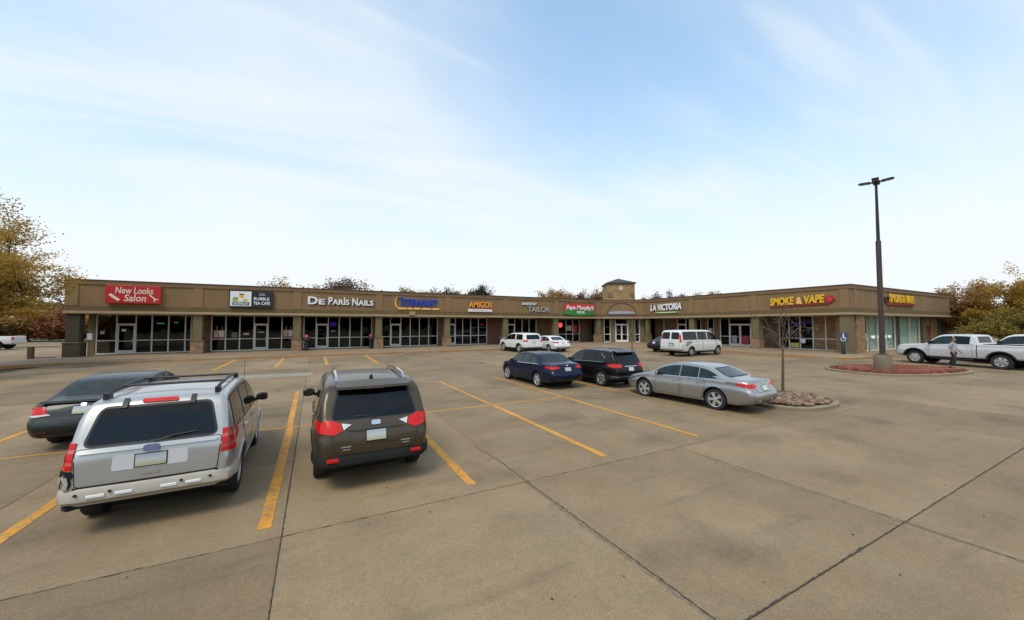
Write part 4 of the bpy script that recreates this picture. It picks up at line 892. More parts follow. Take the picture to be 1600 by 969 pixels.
        for v in geo['geom']:
            if isinstance(v, bmesh.types.BMVert):
                h = c.bvh.find_nearest(v.co)
                v.co = h[0] - (v.co - h[0]).normalized() * .012 if (v.co - h[0]).length > 1e-6 else v.co
        bmesh.ops.recalc_face_normals(bm, faces=bm.faces)
        me = bpy.data.meshes.new(name); bm.to_mesh(me); bm.free()
        # outward check
        ref = {'side': Vector((side, 0, 0)), 'rear': Vector((0, -1, 0)), 'front': Vector((0, 1, 0)), 'top': Vector((0, 0, 1))}[view]
        tot = sum((p.normal.dot(ref) * p.area for p in me.polygons))
        if tot < 0: me.flip_normals()
        o = link(name, me, material, parent or c.root, True, 30)
        if label: o['label'] = label
        return o
    def grow(c, poly, d):
        n = len(poly); A = sum(poly[i][0] * poly[(i + 1) % n][1] - poly[(i + 1) % n][0] * poly[i][1] for i in range(n)); sg = 1 if A > 0 else -1; out = []
        for i in range(n):
            p0, p1, p2 = Vector(poly[i - 1]), Vector(poly[i]), Vector(poly[(i + 1) % n]); a = (p1 - p0); b = (p2 - p1)
            if a.length < 1e-6: a = b
            if b.length < 1e-6: b = a
            a.normalize(); b.normalize(); n1 = Vector((a.y, -a.x)) * sg; n2 = Vector((b.y, -b.x)) * sg; nn = (n1 + n2)
            nn = nn.normalized() * min(2.0, 1 / max(.4, nn.normalized().dot(n1))) if nn.length > 1e-4 else n1
            out.append(tuple(p1 + nn * d))
        return out
    def door(c, y0, y1, side, sill=None, handle=True, gap=.012, slope0=0, slope1=0):
        s = c.s; sill = sill or s.get('sill', .36); top = lambda y: c.belt(y) + .012; bot = []
        n = 14
        for k in range(n + 1):
            y = y0 + (y1 - y0) * k / n; z = sill
            for ay in (s['ra'], s['fa']):
                rr_ = s['wr'] + s.get('arch', .065) + .05; dd = abs(y - ay)
                if dd < rr_: z = max(z, s['wr'] + math.sqrt(rr_ * rr_ - dd * dd))
            bot.append((y, min(z, top(y) - .06)))
        poly = bot + [(y1 + slope1, top(y1)), ((y0 + y1) / 2, top((y0 + y1) / 2)), (y0 + slope0, top(y0))]
        c.panel('door_seam', c.grow(poly, gap), 'side', 'black', .002, side)
        d = c.panel('door', poly, 'side', c.paint, .007, side)
        if handle and d:
            hz = c.belt(y0) - .13; h0, h1 = y0 + .08, y0 + .27
            c.panel('handle', [(h0, hz - .018), (h1, hz - .022), (h1, hz + .018), (h0, hz + .014)], 'side', s.get('handle', c.paint), .035, side, parent=d)
        return d
    def sidewin(c, y0, y1, side, glass='glass_dark', top_in=None, s0=0, s1=0, up=.03, name='side_window'):
        ti = top_in or c.s.get('wtop', .13); n = 12; lo, hi = [], []
        for k in range(n + 1):
            y = y0 + (y1 - y0) * k / n; b = c.belt(y) + up; t = c.zt(y) - ti
            lo.append((y, b))
            if t > b + .02: hi.append((y, t))
        if len(hi) < 2: return
        a, b = hi[0], hi[-1]
        hi[0] = (a[0] + s0, a[1]); hi[-1] = (b[0] + s1, b[1])
        poly = [lo[0], lo[-1]] + list(reversed(hi))
        # keep the outline simple
        seen = []; 
        for p in poly:
            if not seen or math.hypot(p[0] - seen[-1][0], p[1] - seen[-1][1]) > .012: seen.append(p)
        c.panel('window_trim', c.grow(seen, .022), 'side', c.s.get('wtrim', 'black'), .004, side)
        return c.panel(name, seen, 'side', glass, .009, side)
    def wheels(c, spokes=5, rim='alloy', spoke_w=.055, cover='wheel_well', rimr=.66, double=False):
        s = c.s; r = s['wr']; W = s.get('tw', .225); hw = c.wb(s['ra']) - .035
        ty = MB(); ty.lathe([(r * .66, -W * .38), (r * .80, -W * .5), (r * .94, -W * .48), (r * .995, -W * .38), (r, -W * .15), (r, W * .15), (r * .995, W * .38), (r * .94, W * .48), (r * .80, W * .5), (r * .68, W * .42), (r * .66, W * .3)], 36, 'x')
        tm = ty.mesh('wheel'); tm.materials.append(M('rubber'))
        for p in tm.polygons: p.use_smooth = True
        tm.set_sharp_from_angle(angle=R(40))
        rb = MB(); R0 = r * rimr
        rb.lathe([(R0 * 1.02, W * .40), (R0 * 1.0, W * .44), (R0 * .93, W * .42), (R0 * .90, W * .2)], 36, 'x', close=True)
        for k in range(spokes):
            a0 = 2 * math.pi * k / spokes
            for dd in ((-.13, .13) if double else (0,)):
                a = a0 + dd
                def pt(rad, lat, x): return (x, rad * math.cos(a) - lat * math.sin(a), rad * math.sin(a) + lat * math.cos(a))
                w1, w2 = spoke_w * .8, spoke_w * (1.15 if not double else .7)
                rb.loft([[pt(R0 * .1, -w1, W * .20), pt(R0 * .1, w1, W * .20), pt(R0 * .1, w1, W * .40), pt(R0 * .1, -w1, W * .40)], [pt(R0 * .55, -w1, W * .22), pt(R0 * .55, w1, W * .22), pt(R0 * .55, w1, W * .40), pt(R0 * .55, -w1, W * .40)], [pt(R0 * .96, -w2, W * .2), pt(R0 * .96, w2, W * .2), pt(R0 * .96, w2, W * .36), pt(R0 * .96, -w2, W * .36)]])
        rb.lathe([(R0 * .2, W * .1), (R0 * .2, W * .41), (R0 * .12, W * .44)], 16, 'x')
        rm = rb.mesh('rim'); rm.materials.append(M(rim))
        for p in rm.polygons: p.use_smooth = True
        rm.set_sharp_from_angle(angle=R(35))
        bk = MB(); bk.lathe([(R0 * .99, -W * .1), (R0 * .99, W * .12)], 28, 'x'); bkm = bk.mesh('brake_disc'); bkm.materials.append(M(cover))
        for ay in (s['ra'], s['fa']):
            for sd in (1, -1):
                x = (c.wb(ay) - .03 - W / 2) * sd
                t = bpy.data.objects.new('wheel', tm); COL.objects.link(t); t.parent = c.root; t.location = (x, ay, r - .004 - s.get('lift', 0) * 0); t.rotation_euler = (random.uniform(0, 6), 0, math.pi if sd < 0 else 0)
                for m_, nm in ((rm, 'rim'), (bkm, 'brake_disc')):
                    q = bpy.data.objects.new(nm, m_); COL.objects.link(q); q.parent = t
    def bar(c, name, x0, x1, y0, y1, z0, z1, material, bevel=.01, parent=None):
        return MB().box(x0, x1, y0, y1, z0, z1).build(name, material, parent or c.root, bevel=bevel)
    def mirror(c, y, z, side, material, glass='glass_clear', k=1.0):
        xb = c.sx(y, z) * side; mb = MB(); loops = []
        for (dx, kk) in ((.03, .45), (.07, .85), (.14, 1.0), (.21, .9), (.235, .6)):
            loops.append([(xb + dx * side * k, y + .02 + .07 * kk * k * math.cos(a) * (1 if math.cos(a) > 0 else .55), z + .02 + .085 * kk * k * math.sin(a)) for a in [2 * math.pi * q / 14 for q in range(14)]])
        mb.loft(loops); o = mb.build('side_mirror', material, c.root, True, 50)
        g = MB(); g.loft([[(xb + (.135 + .08 * math.cos(a)) * side * k, y - .025 + d_, z + .02 + .062 * k * math.sin(a)) for a in [2 * math.pi * q / 14 for q in range(14)]] for d_ in (0, .012)]); g.build('mirror_glass', glass, o)
        MB().box(min(xb - .03 * side, xb + .06 * side), max(xb - .03 * side, xb + .06 * side), y - .015, y + .05, z - .06, z - .0).build('mirror_arm', 'black', o)
        return o
    def bumper(c, z0, z1, out, wrap, material, name, rear=True, d=.05, label=None):
        """a sill of plastic that wraps round the rear or front corner"""
        pts = []
        zc = (z0 + z1) / 2
        for k in range(9):
            y = wrap * (1 - k / 8) + .03
            if not rear: y = c.L - y
            pts.append((c.sx(y, zc), y))
        xl = pts[-1][0]
        mids = [(xl * (1 - k / 6) , None) for k in range(1, 7)]
        path = [(x, y + c.yoff(x, y, zc)) for x, y in pts]
        for x, _ in mids:
            p, n = c.ray('rear' if rear else 'front', x, zc); path.append((x, p.y))
        path = path + [(-x, y) for x, y in reversed(path[:-1])]
        loops = []; P2 = [Vector(p) for p in path]
        for i, p in enumerate(P2):
            t = (P2[min(i + 1, len(P2) - 1)] - P2[max(i - 1, 0)]).normalized(); q = Vector((t.y, -t.x))
            if rear: q = -q
            if (q.y > .5 and rear) or (q.y < -.5 and not rear): q = -q
            fade = out if 1 < i < len(P2) - 2 else out * .35
            a = p + q * fade; b = p - q * d
            loops.append([(b.x, b.y, z0), ((a.x + b.x) / 2, (a.y + b.y) / 2, z0), (a.x, a.y, z0 + (z1 - z0) * .22), (a.x, a.y, z1 - (z1 - z0) * .22), ((a.x * .6 + b.x * .4), (a.y * .6 + b.y * .4), z1), (b.x, b.y, z1)])
        mb = MB(); mb.loft(loops); o = mb.build(name, material, c.root, True, 45)
        if label: o['label'] = label
        return o

def rounded(poly, r=.04, n=4):
    out = []; m = len(poly)
    for i in range(m):
        p0, p1, p2 = Vector(poly[i - 1]), Vector(poly[i]), Vector(poly[(i + 1) % m]); a = (p0 - p1); b = (p2 - p1); k = min(r, a.length * .45, b.length * .45)
        A, B = p1 + a.normalized() * k, p1 + b.normalized() * k
        for q in range(n + 1):
            t = q / n; out.append(tuple(A * (1 - t) ** 2 + p1 * 2 * t * (1 - t) + B * t * t))
    return out
def mir(poly): return [(-x, z) for x, z in reversed(poly)]
def rect(x0, x1, z0, z1): return [(x0, z0), (x1, z0), (x1, z1), (x0, z1)]

def paint(name, c, metal=.35, rough=.38, var=.04): return mat(name, c, rough, metal, .4 if max(c) > .2 else .22, .55 if max(c) > .2 else .3, var=var, vscale=1.2, vec='obj')
paint('paint_silver', (0.45, 0.44, 0.415), .6, .34); paint('paint_brown', (0.075, 0.058, 0.036), .35, .34); paint('paint_green', (0.030, 0.036, 0.032), .3); paint('paint_blue', (0.003, 0.008, 0.034), .2); paint('paint_black', (0.007, 0.007, 0.008), .1, .3)
paint('paint_sil2', (0.36, 0.355, 0.35), .75, .32); paint('paint_white', (0.74, 0.73, 0.70), 0, .4); paint('paint_white2', (0.70, 0.69, 0.66), 0, .45, .08); paint('paint_white3', (0.60, 0.60, 0.60), .15, .35)
mat('bumper_beige', (0.42, 0.38, 0.31), .5, var=.08, vscale=6); mat('bumper_grey', (0.013, 0.0135, 0.014), .7, spec=.25, var=.1, vscale=6)

SEDAN = dict(L=4.85, W=1.83, wr=.33, ra=1.06, fa=3.86, sill=.33, zt=[(0, .86), (.05, .98), (.14, 1.035), (.62, 1.08), (.74, 1.095), (1.42, 1.395), (1.75, 1.445), (2.2, 1.465), (2.65, 1.44), (2.95, 1.375), (3.62, 1.02), (3.74, .985), (4.5, .84), (4.72, .74), (4.85, .60)],
    belt=[(0, .82), (.3, .95), (.9, .985), (1.6, .96), (3.0, .92), (3.6, .90), (4.3, .78), (4.85, .55)], wb=[(0, .70), (.05, .79), (.14, .85), (.45, .90), (1.1, .915), (3.7, .91), (4.25, .86), (4.6, .74), (4.78, .60), (4.85, .46)], zb=[(0, .34), (.5, .24), (4.3, .22), (4.85, .28)], bulge=(.13, .56, .2), tum=.34, tum2=.2, fil=.085, wtop=.115, crown=.035)
SUV = dict(L=4.42, W=1.82, wr=.355, ra=.86, fa=3.5, sill=.42, zt=[(0, 1.02), (.02, 1.07), (.05, 1.12), (.30, 1.63), (.40, 1.672), (.7, 1.70), (1.6, 1.715), (2.3, 1.68), (2.55, 1.61), (3.22, 1.14), (3.34, 1.10), (4.1, 1.0), (4.3, .92), (4.42, .76)],
    belt=[(0, .96), (.2, 1.09), (1.0, 1.085), (3.1, 1.04), (3.5, 1.0), (4.2, .88), (4.42, .68)], wb=[(0, .80), (.03, .835), (.10, .87), (.3, .893), (1, .905), (3.4, .90), (3.95, .86), (4.25, .76), (4.36, .66), (4.42, .56)], zb=[(0, .42), (.6, .30), (3.8, .28), (4.42, .36)], bulge=(.04, .6, .3), tum=.17, tum2=.12, fil=.09, wtop=.13, crown=.045, arch=.06)
def plate(c, x, z, m_='plate', w_=.30, h=.15, off=.03, frame=True):
    if frame: c.panel('plate_frame', rect(x - w_ / 2 - .012, x + w_ / 2 + .012, z - h / 2 - .012, z + h / 2 + .012), 'rear', 'dark_plastic', off - .006)
    return c.panel('number_plate', rect(x - w_ / 2, x + w_ / 2, z - h / 2, z + h / 2), 'rear', m_, off)
def front_end(c, hz=.72, grille='near_black', hw=None):
    w_ = hw or c.wb(c.L - .3)
    for sd in (1, -1):
        P_ = rounded([(w_ * .42, hz - .05), (w_ * .86, hz - .03), (w_ * .9, hz + .1), (w_ * .45, hz + .06)], .03); c.panel('headlight', P_ if sd > 0 else mir(P_), 'front', 'lamp_clear', .01)
    c.panel('grille', rounded(rect(-w_ * .38, w_ * .38, hz - .16, hz + .04), .04), 'front', grille, .012); c.panel('lower_grille', rounded(rect(-w_ * .5, w_ * .5, hz - .36, hz - .22), .03), 'front', 'near_black', .012)
def windshield(c, y0, y1, w0, w1, glass='glass_dark'):
    P_ = rounded([(-w0, y0), (w0, y0), (w1, y1), (-w1, y1)], .06); c.panel('windshield', P_, 'top', glass, .008)
def quarter_arch(c, side, r_in, r_out, material, off=.02):
    s = c.s
    for ay in (s['ra'], s['fa']):
        P_ = []
        for k in range(15): a = R(-12 + 204 * k / 14); P_.append((ay + r_out * math.cos(a), s['wr'] + r_out * math.sin(a)))
        for k in range(15): a = R(192 - 204 * k / 14); P_.append((ay + r_in * math.cos(a), s['wr'] + r_in * math.sin(a)))
        P_ = [(a, max(b, .3)) for a, b in P_]
        c.panel('wheel_arch_trim', P_, 'side', material, off, side, seg=.12)

# --- silver SUV, near left
c = Car('parked_suv', 'silver SUV with roof rails and broken left rear corner, nearest at the left', 'car', dict(SUV, k=.93), 'paint_silver', (-1.77, 6.3), 1.2)
c.wheels(5, double=True, spoke_w=.05)
RG = rounded([(-.665, 1.135), (.665, 1.135), (.565, 1.555), (-.565, 1.555)], .06)
c.panel('glass_surround', c.grow(RG, .03), 'rear', 'black', .004); c.panel('rear_window', RG, 'rear', 'glass_dark', .010)
TG = rounded([(-.70, .66), (.70, .66), (.735, 1.09), (-.735, 1.09)], .04); c.panel('tailgate_seam', c.grow(TG, .012), 'rear', 'black', .002); tg = c.panel('tailgate', TG, 'rear', 'paint_silver', .008)
c.panel('tailgate_crease', rounded(rect(-.70, .70, 1.035, 1.075), .015), 'rear', 'paint_silver', .03); c.panel('plate_recess', rounded(rect(-.38, .38, .80, .99), .03), 'rear', 'paint_white3', .012)
plate(c, .0, .895, 'plate', .31, .15, .022); c.panel('emblem', rounded(rect(-.085, .085, 1.005, 1.07), .03), 'rear', 'sign_navy', .036); c.panel('tailgate_handle', rect(-.09, .09, .715, .75), 'rear', 'chrome', .018); c.panel('tailgate_sill', rect(-.72, .72, .612, .655), 'rear', 'near_black', .012)
for sd in (1, -1):
    for (z0, z1, m_) in ((.865, .925, 'lamp_red'), (.925, .965, 'lamp_pink'), (.965, 1.06, 'lamp_red'), (1.06, 1.10, 'lamp_pink'), (1.10, 1.175, 'lamp_red')):
        P_ = [(.745, z0), (.865 - max(0, z0 - 1.06) * .15, z0), (.865 - max(0, z1 - 1.06) * .15, z1), (.742, z1)]; c.panel('tail_light', P_ if sd > 0 else mir(P_), 'rear', m_, .016)
        y0_ = .085 if z1 <= 1.061 else .165; c.panel('tail_light', rect(y0_ if z1 <= 1.061 else .165, .20, z0, z1), 'side', m_, .016, sd)
    c.sidewin(.36, 1.18, sd, s0=.10); c.sidewin(1.30, 2.06, sd); c.sidewin(2.14, 3.02, sd)
    c.door(2.12, 3.08, sd); c.door(1.12, 2.08, sd)
    c.panel('rocker_trim', [(1.36, .315), (3.0, .315), (3.0, .40), (1.36, .40)], 'side', 'bumper_beige', .02, sd); quarter_arch(c, sd, .395, .445, 'paint_silver', .022)
    c.mirror(2.98, 1.12, sd, 'black')
    rl = MB(); xr = .61 * sd; rl.tube([(xr, .42, 1.66), (xr, .55, 1.745), (xr, 1.4, 1.775), (xr, 2.1, 1.755), (xr, 2.3, 1.68)], .022, 8); rl.build('roof_rail', 'black', c.root, True)
    for yy in (.5, 2.2): c.bar('rail_foot', xr - .03, xr + .03, yy - .08, yy + .08, 1.63, 1.745, 'black')
    c.panel('window_hinge', rect(.36 * sd - .028, .36 * sd + .028, 1.545, 1.645), 'rear', 'black', .03)
for yy in (.95, 1.85): MB().tube([(-.61, yy, 1.775), (.61, yy, 1.775)], .018, 8).build('roof_bar', 'black', c.root, True)
c.panel('high_brake_light', rounded(rect(-.19, .19, 1.60, 1.64), .015), 'rear', 'lamp_red', .018)
bp = c.bumper(.44, .645, .045, .50, 'bumper_beige', 'rear_bumper')
c.bumper(.36, .435, .035, .45, 'bumper_grey', 'bumper_skirt')
for x in (-.50, -.24, .20, .46):
    p, n = c.ray('rear', x, .54); MB().box(x - .085, x + .085, p.y - .058, p.y - .03, .515, .555).build('bumper_slot', 'sign_white', bp, bevel=.008)
for x in (-.68, -.37, .33, .64):
    p, n = c.ray('rear', x, .56); MB().lathe([(.017, -.056), (.017, -.03)], 12, 'y', (x, p.y, .575)).build('parking_sensor', 'black', bp)
# the broken corner under the left lamp
rq = random.Random(4); jag = [(-.86 + .0, .64), (-.76, .645), (-.735, .70), (-.745, .76), (-.72, .80), (-.745, .855), (-.86, .86)]
hole = c.panel('broken_corner', jag, 'rear', 'wheel_well', .013); c.panel('broken_corner', [(.05, .645), (.16, .65), (.20, .70), (.17, .78), (.14, .858), (.05, .86)], 'side', 'wheel_well', .013, -1)
c.panel('exposed_bracket', [(-.80, .66), (-.765, .65), (-.755, .72), (-.775, .80), (-.80, .78), (-.79, .72)], 'rear', 'bumper_beige', .03); c.panel('exposed_bracket', [(-.85, .74), (-.82, .73), (-.81, .78), (-.84, .80)], 'rear', 'alloy', .028)
MB().tube([(.0, .01, 1.12), (.2, .03, 1.165), (.45, .055, 1.19)], .009, 6).build('rear_wiper', 'black', c.root); 
MB().tube([(.62, 3.3, 1.08), (.63, 3.26, 1.95)], .004, 5).build('antenna', 'black', c.root)
front_end(c, .8); windshield(c, 2.66, 3.2, .6, .7)
windshield_dummy = None

# --- brown SUV
RAV = dict(SUV); RAV.update(k=.965, L=4.57, W=1.84, wr=.345, ra=.92, fa=3.58, tum=.20, tum2=.14, fil=.09, sill=.40,
    zt=[(0, .98), (.03, 1.06), (.08, 1.14), (.34, 1.55), (.42, 1.60), (.55, 1.625), (1.0, 1.655), (1.7, 1.66), (2.3, 1.63), (2.6, 1.56), (3.42, 1.10), (3.52, 1.06), (4.2, .93), (4.42, .84), (4.57, .68)],
    belt=[(0, .93), (.2, 1.10), (1.0, 1.09), (3.2, 1.0), (3.6, .96), (4.3, .82), (4.57, .62)], wb=[(0, .72), (.04, .785), (.12, .84), (.3, .885), (.9, .915), (3.5, .91), (4.1, .87), (4.4, .75), (4.5, .65), (4.57, .54)], bulge=(.10, .72, .26))
c = Car('parked_suv', 'brown-grey SUV with silver roof rails and wide red tail lights, centre foreground', 'car', RAV, 'paint_brown', (.87, 6.2), -0.3)
c.wheels(5, spoke_w=.06)
RG = rounded([(-.64, 1.10), (.64, 1.10), (.60, 1.30), (.53, 1.515), (-.53, 1.515), (-.60, 1.30)], .05)
c.panel('glass_surround', c.grow(RG, .03), 'rear', 'black', .004); c.panel('rear_window', RG, 'rear', 'glass_dark', .010)
TG = rounded([(-.57, .60), (.57, .60), (.63, .80), (.60, 1.075), (-.60, 1.075), (-.63, .80)], .05); c.panel('tailgate_seam', c.grow(TG, .012), 'rear', 'black', .002); c.panel('tailgate', TG, 'rear', 'paint_brown', .009)
c.panel('plate_recess', rounded([(-.34, .735), (.34, .735), (.36, .91), (-.36, .91)], .03), 'rear', 'paint_brown', .016); plate(c, 0, .845, 'plate', .29, .145, .028)
c.panel('tailgate_bar', rounded([(-.40, .935), (.40, .935), (.43, .975), (-.43, .975)], .015), 'rear', 'paint_brown', .032)
em = c.panel('emblem', rounded([(-.07, .985), (.07, .985), (.07, 1.05), (-.07, 1.05)], .03), 'rear', 'chrome', .034)
for (x, z) in ((-.44, .69), (.45, .69)):
    c.panel('badge', rect(x - .07, x + .07, z + .02, z + .038), 'rear', 'chrome', .018); c.panel('badge', rect(x - .05, x + .06, z - .02, z - .004), 'rear', 'chrome', .018)
for sd in (1, -1):
    A = [(.49, .95), (.60, .90), (.80, .93), (.84, 1.07), (.66, 1.10), (.52, 1.045)]; B = [(.36, 1.02), (.475, .955), (.505, 1.045)]
    c.panel('tail_light', A if sd > 0 else mir(A), 'rear', 'lamp_red', .022); c.panel('reversing_light', B if sd > 0 else mir(B), 'rear', 'lamp_clear', .022)
    c.panel('tail_light', [(.06, .91), (.26, .99), (.40, 1.075), (.10, 1.09)], 'side', 'lamp_red', .020, sd)
    c.sidewin(.52, 1.12, sd, s0=.14); c.sidewin(1.25, 2.05, sd); c.sidewin(2.13, 3.2, sd); c.door(2.12, 3.2, sd); c.door(1.14, 2.07, sd)
    c.panel('rocker_trim', [(1.36, .30), (3.1, .30), (3.1, .42), (1.36, .42)], 'side', 'bumper_grey', .02, sd); quarter_arch(c, sd, .40, .455, 'bumper_grey', .02)
    c.mirror(3.05, 1.08, sd, 'paint_brown', k=1.12)
    xr = .56 * sd; rl = MB(); rl.loft([[(xr - .022 * sd, yy, zz - .03), (xr + .028 * sd, yy, zz - .03), (xr + .022 * sd, yy, zz + .012), (xr - .016 * sd, yy, zz + .012)] for yy, zz in ((.62, 1.62), (.78, 1.70), (1.3, 1.725), (2.2, 1.70), (2.5, 1.62))]); rl.build('roof_rail', 'chrome', c.root, True, 50)
c.bumper(.40, .60, .05, .55, 'bumper_grey', 'rear_bumper')
for sd in (1, -1):
    p, n = c.ray('rear', .62 * sd, .5); MB().box(.62 * sd - .085, .62 * sd + .085, p.y - .065, p.y - .02, .50, .555).build('reflector', 'lamp_red', c.root, bevel=.01)
sp = MB(); sp.loft([[(x, .16 + .06 * abs(x), 1.545), (x, .17 + .06 * abs(x), 1.585), (x, .46, 1.655 - .06 * x * x), (x, .46, 1.60 - .06 * x * x)] for x in [-.58 + 1.16 * k / 8 for k in range(9)]]); sp.build('roof_spoiler', 'paint_brown', c.root, True, 40)
c.bar('high_brake_light', -.14, .14, .165, .185, 1.535, 1.55, 'lamp_red_dark'); fa = MB(); fa.loft([[(-.03, .62, 1.635), (.03, .62, 1.635), (.03, .78, 1.635), (-.03, .78, 1.635)], [(-.006, .60, 1.72), (.006, .60, 1.72), (.006, .64, 1.72), (-.006, .64, 1.72)]]); fa.build('shark_fin_antenna', 'black', c.root)
MB().tube([(.0, .03, 1.10), (-.22, .06, 1.135), (-.42, .09, 1.14)], .010, 6).build('rear_wiper', 'black', c.root); front_end(c, .78); windshield(c, 2.72, 3.38, .58, .7)

def sedan(name, label, spec, pm, pos, head, lamps, glass='glass_clear', rim=('alloy', 5, False), plate_m='plate', plate_z=.86, chrome=True, spoiler=False, detail=True, side_lamp=True, spoke=.045):
    c = Car(name, label, 'car', spec, pm, pos, head)
    c.wheels(rim[1], rim[0], spoke, double=rim[2], rimr=.70)
    z1 = c.zt(1.30) - .035
    RG = rounded([(-.63, 1.115), (.63, 1.115), (.50, z1), (-.50, z1)], .07); c.panel('glass_surround', c.grow(RG, .025), 'rear', 'black', .004); c.panel('rear_window', RG, 'rear', glass, .010)
    TL = rounded([(-.50, .70), (.50, .70), (.57, .99), (-.57, .99)], .05); c.panel('trunk_seam', c.grow(TL, .01), 'rear', 'black', .002); c.panel('trunk_lid', TL, 'rear', pm, .007)
    c.panel('trunk_deck', rounded([(-.66, .17), (.66, .17), (.70, .66), (-.70, .66)], .05), 'top', pm, .005)
    plate(c, 0, plate_z, plate_m, .30, .15, .02)
    for sd in (1, -1):
        for (P_, m_) in lamps: c.panel('tail_light', P_ if sd > 0 else mir(P_), 'rear', m_, .015)
        if side_lamp: c.panel('tail_light', [(.16, .84), (.40, .90), (.44, .955), (.16, .965)], 'side', lamps[0][1], .013, sd)
        c.sidewin(.98, 1.62, sd, glass, s0=.25, name='quarter_window', up=.035); c.sidewin(1.70, 2.32, sd, glass, up=.035); c.sidewin(2.40, 3.36, sd, glass, up=.035)
        c.door(2.36, 3.36, sd); c.door(1.44, 2.30, sd)
        c.panel('rocker_trim', [(1.46, .255), (3.4, .245), (3.4, .30), (1.46, .31)], 'side', 'dark_plastic' if not chrome else pm, .015, sd)
        c.mirror(3.16, .99, sd, pm, k=.92); c.panel('reflector', rect(.58 * sd - .09, .58 * sd + .09, .44, .475), 'rear', 'lamp_red_dark', .013)
        if detail: c.panel('belt_trim', [(.98, c.belt(.98) + .012), (3.3, c.belt(3.3) + .012), (3.3, c.belt(3.3) + .032), (2.4, c.belt(2.4) + .034), (1.7, c.belt(1.7) + .034), (.98, c.belt(.98) + .034)], 'side', 'chrome' if chrome else 'black', .012, sd)
    c.panel('bumper_lower', rounded([(-.62, .33), (.62, .33), (.66, .42), (-.66, .42)], .03), 'rear', 'near_black', .012)
    c.panel('emblem', rounded(rect(-.045, .045, .955, .995), .02), 'rear', 'chrome', .02)
    if spoiler: sp = MB(); sp.loft([[(x, .05, 1.04), (x, .07, 1.085), (x, .22, 1.07), (x, .22, 1.04)] for x in [-.68 + 1.36 * k / 6 for k in range(7)]]); sp.build('trunk_spoiler', pm, c.root, True, 40)
    front_end(c, .66); windshield(c, 3.0, 3.6, .55, .68, glass)
    return c
CAM = dict(SEDAN); CAM.update(k=.91, wr=.325, tum=.36)
sedan('parked_sedan', 'dark green-grey older sedan partly hidden behind the silver SUV', CAM, 'paint_green', (-4.1, 10.75), 0, [([(.52, .83), (.80, .81), (.83, .97), (.60, .97)], 'lamp_red'), ([(.47, .80), (.80, .765), (.80, .808), (.50, .828)], 'lamp_clear')], spoiler=True, chrome=False, rim=('alloy', 7, False), plate_z=.87)
c = sedan('parked_sedan', 'dark navy blue sedan parked just left of the black crossover', dict(SEDAN, k=.92), 'paint_blue', (8.75, 11.95), 0.5, [([(.36, .90), (.55, .86), (.80, .84), (.84, .93), (.60, .97)], 'lamp_red')], rim=('alloy', 5, True), plate_z=.83)
ACC = dict(SEDAN); ACC.update(k=.885, L=4.92, fa=3.88, ra=1.09, wr=.345, zt=[(0, .86), (.04, .97), (.12, 1.04), (.50, 1.075), (.62, 1.09), (1.38, 1.375), (1.75, 1.435), (2.2, 1.45), (2.65, 1.42), (2.98, 1.345), (3.68, 1.01), (3.8, .975), (4.5, .83), (4.75, .73), (4.92, .58)])
c = sedan('parked_sedan', 'silver sedan with dark five-spoke wheels beside the rock island', ACC, 'paint_sil2', (11.32, 6.15), 5.5, [([(.38, .88), (.58, .83), (.80, .83), (.83, .94), (.60, .96)], 'lamp_red'), ([(.40, .86), (.56, .825), (.56, .84), (.40, .875)], 'lamp_clear')], rim=('alloy', 5, True), plate_m='plate_white', plate_z=.80, spoke=.032)
for sd in (1, -1): c.panel('exhaust_trim', rounded(rect(.5 * sd - .13, .5 * sd + .13, .40, .43), .01), 'rear', 'chrome', .02)
sedan('parked_sedan', 'white sedan parked beside the white SUV by the pavement', SEDAN, 'paint_white', (20.0, 28.0), -2, [([(.40, .88), (.60, .83), (.80, .83), (.83, .93), (.60, .96)], 'lamp_red')], plate_m='plate_white')
sedan('parked_sedan', 'black sedan half hidden behind the white van', SEDAN, 'paint_black', (27.4, 24.2), -90, [([(.40, .88), (.60, .83), (.80, .83), (.83, .93), (.60, .96)], 'lamp_red_dark')], glass='glass_dark', plate_m='plate_white')

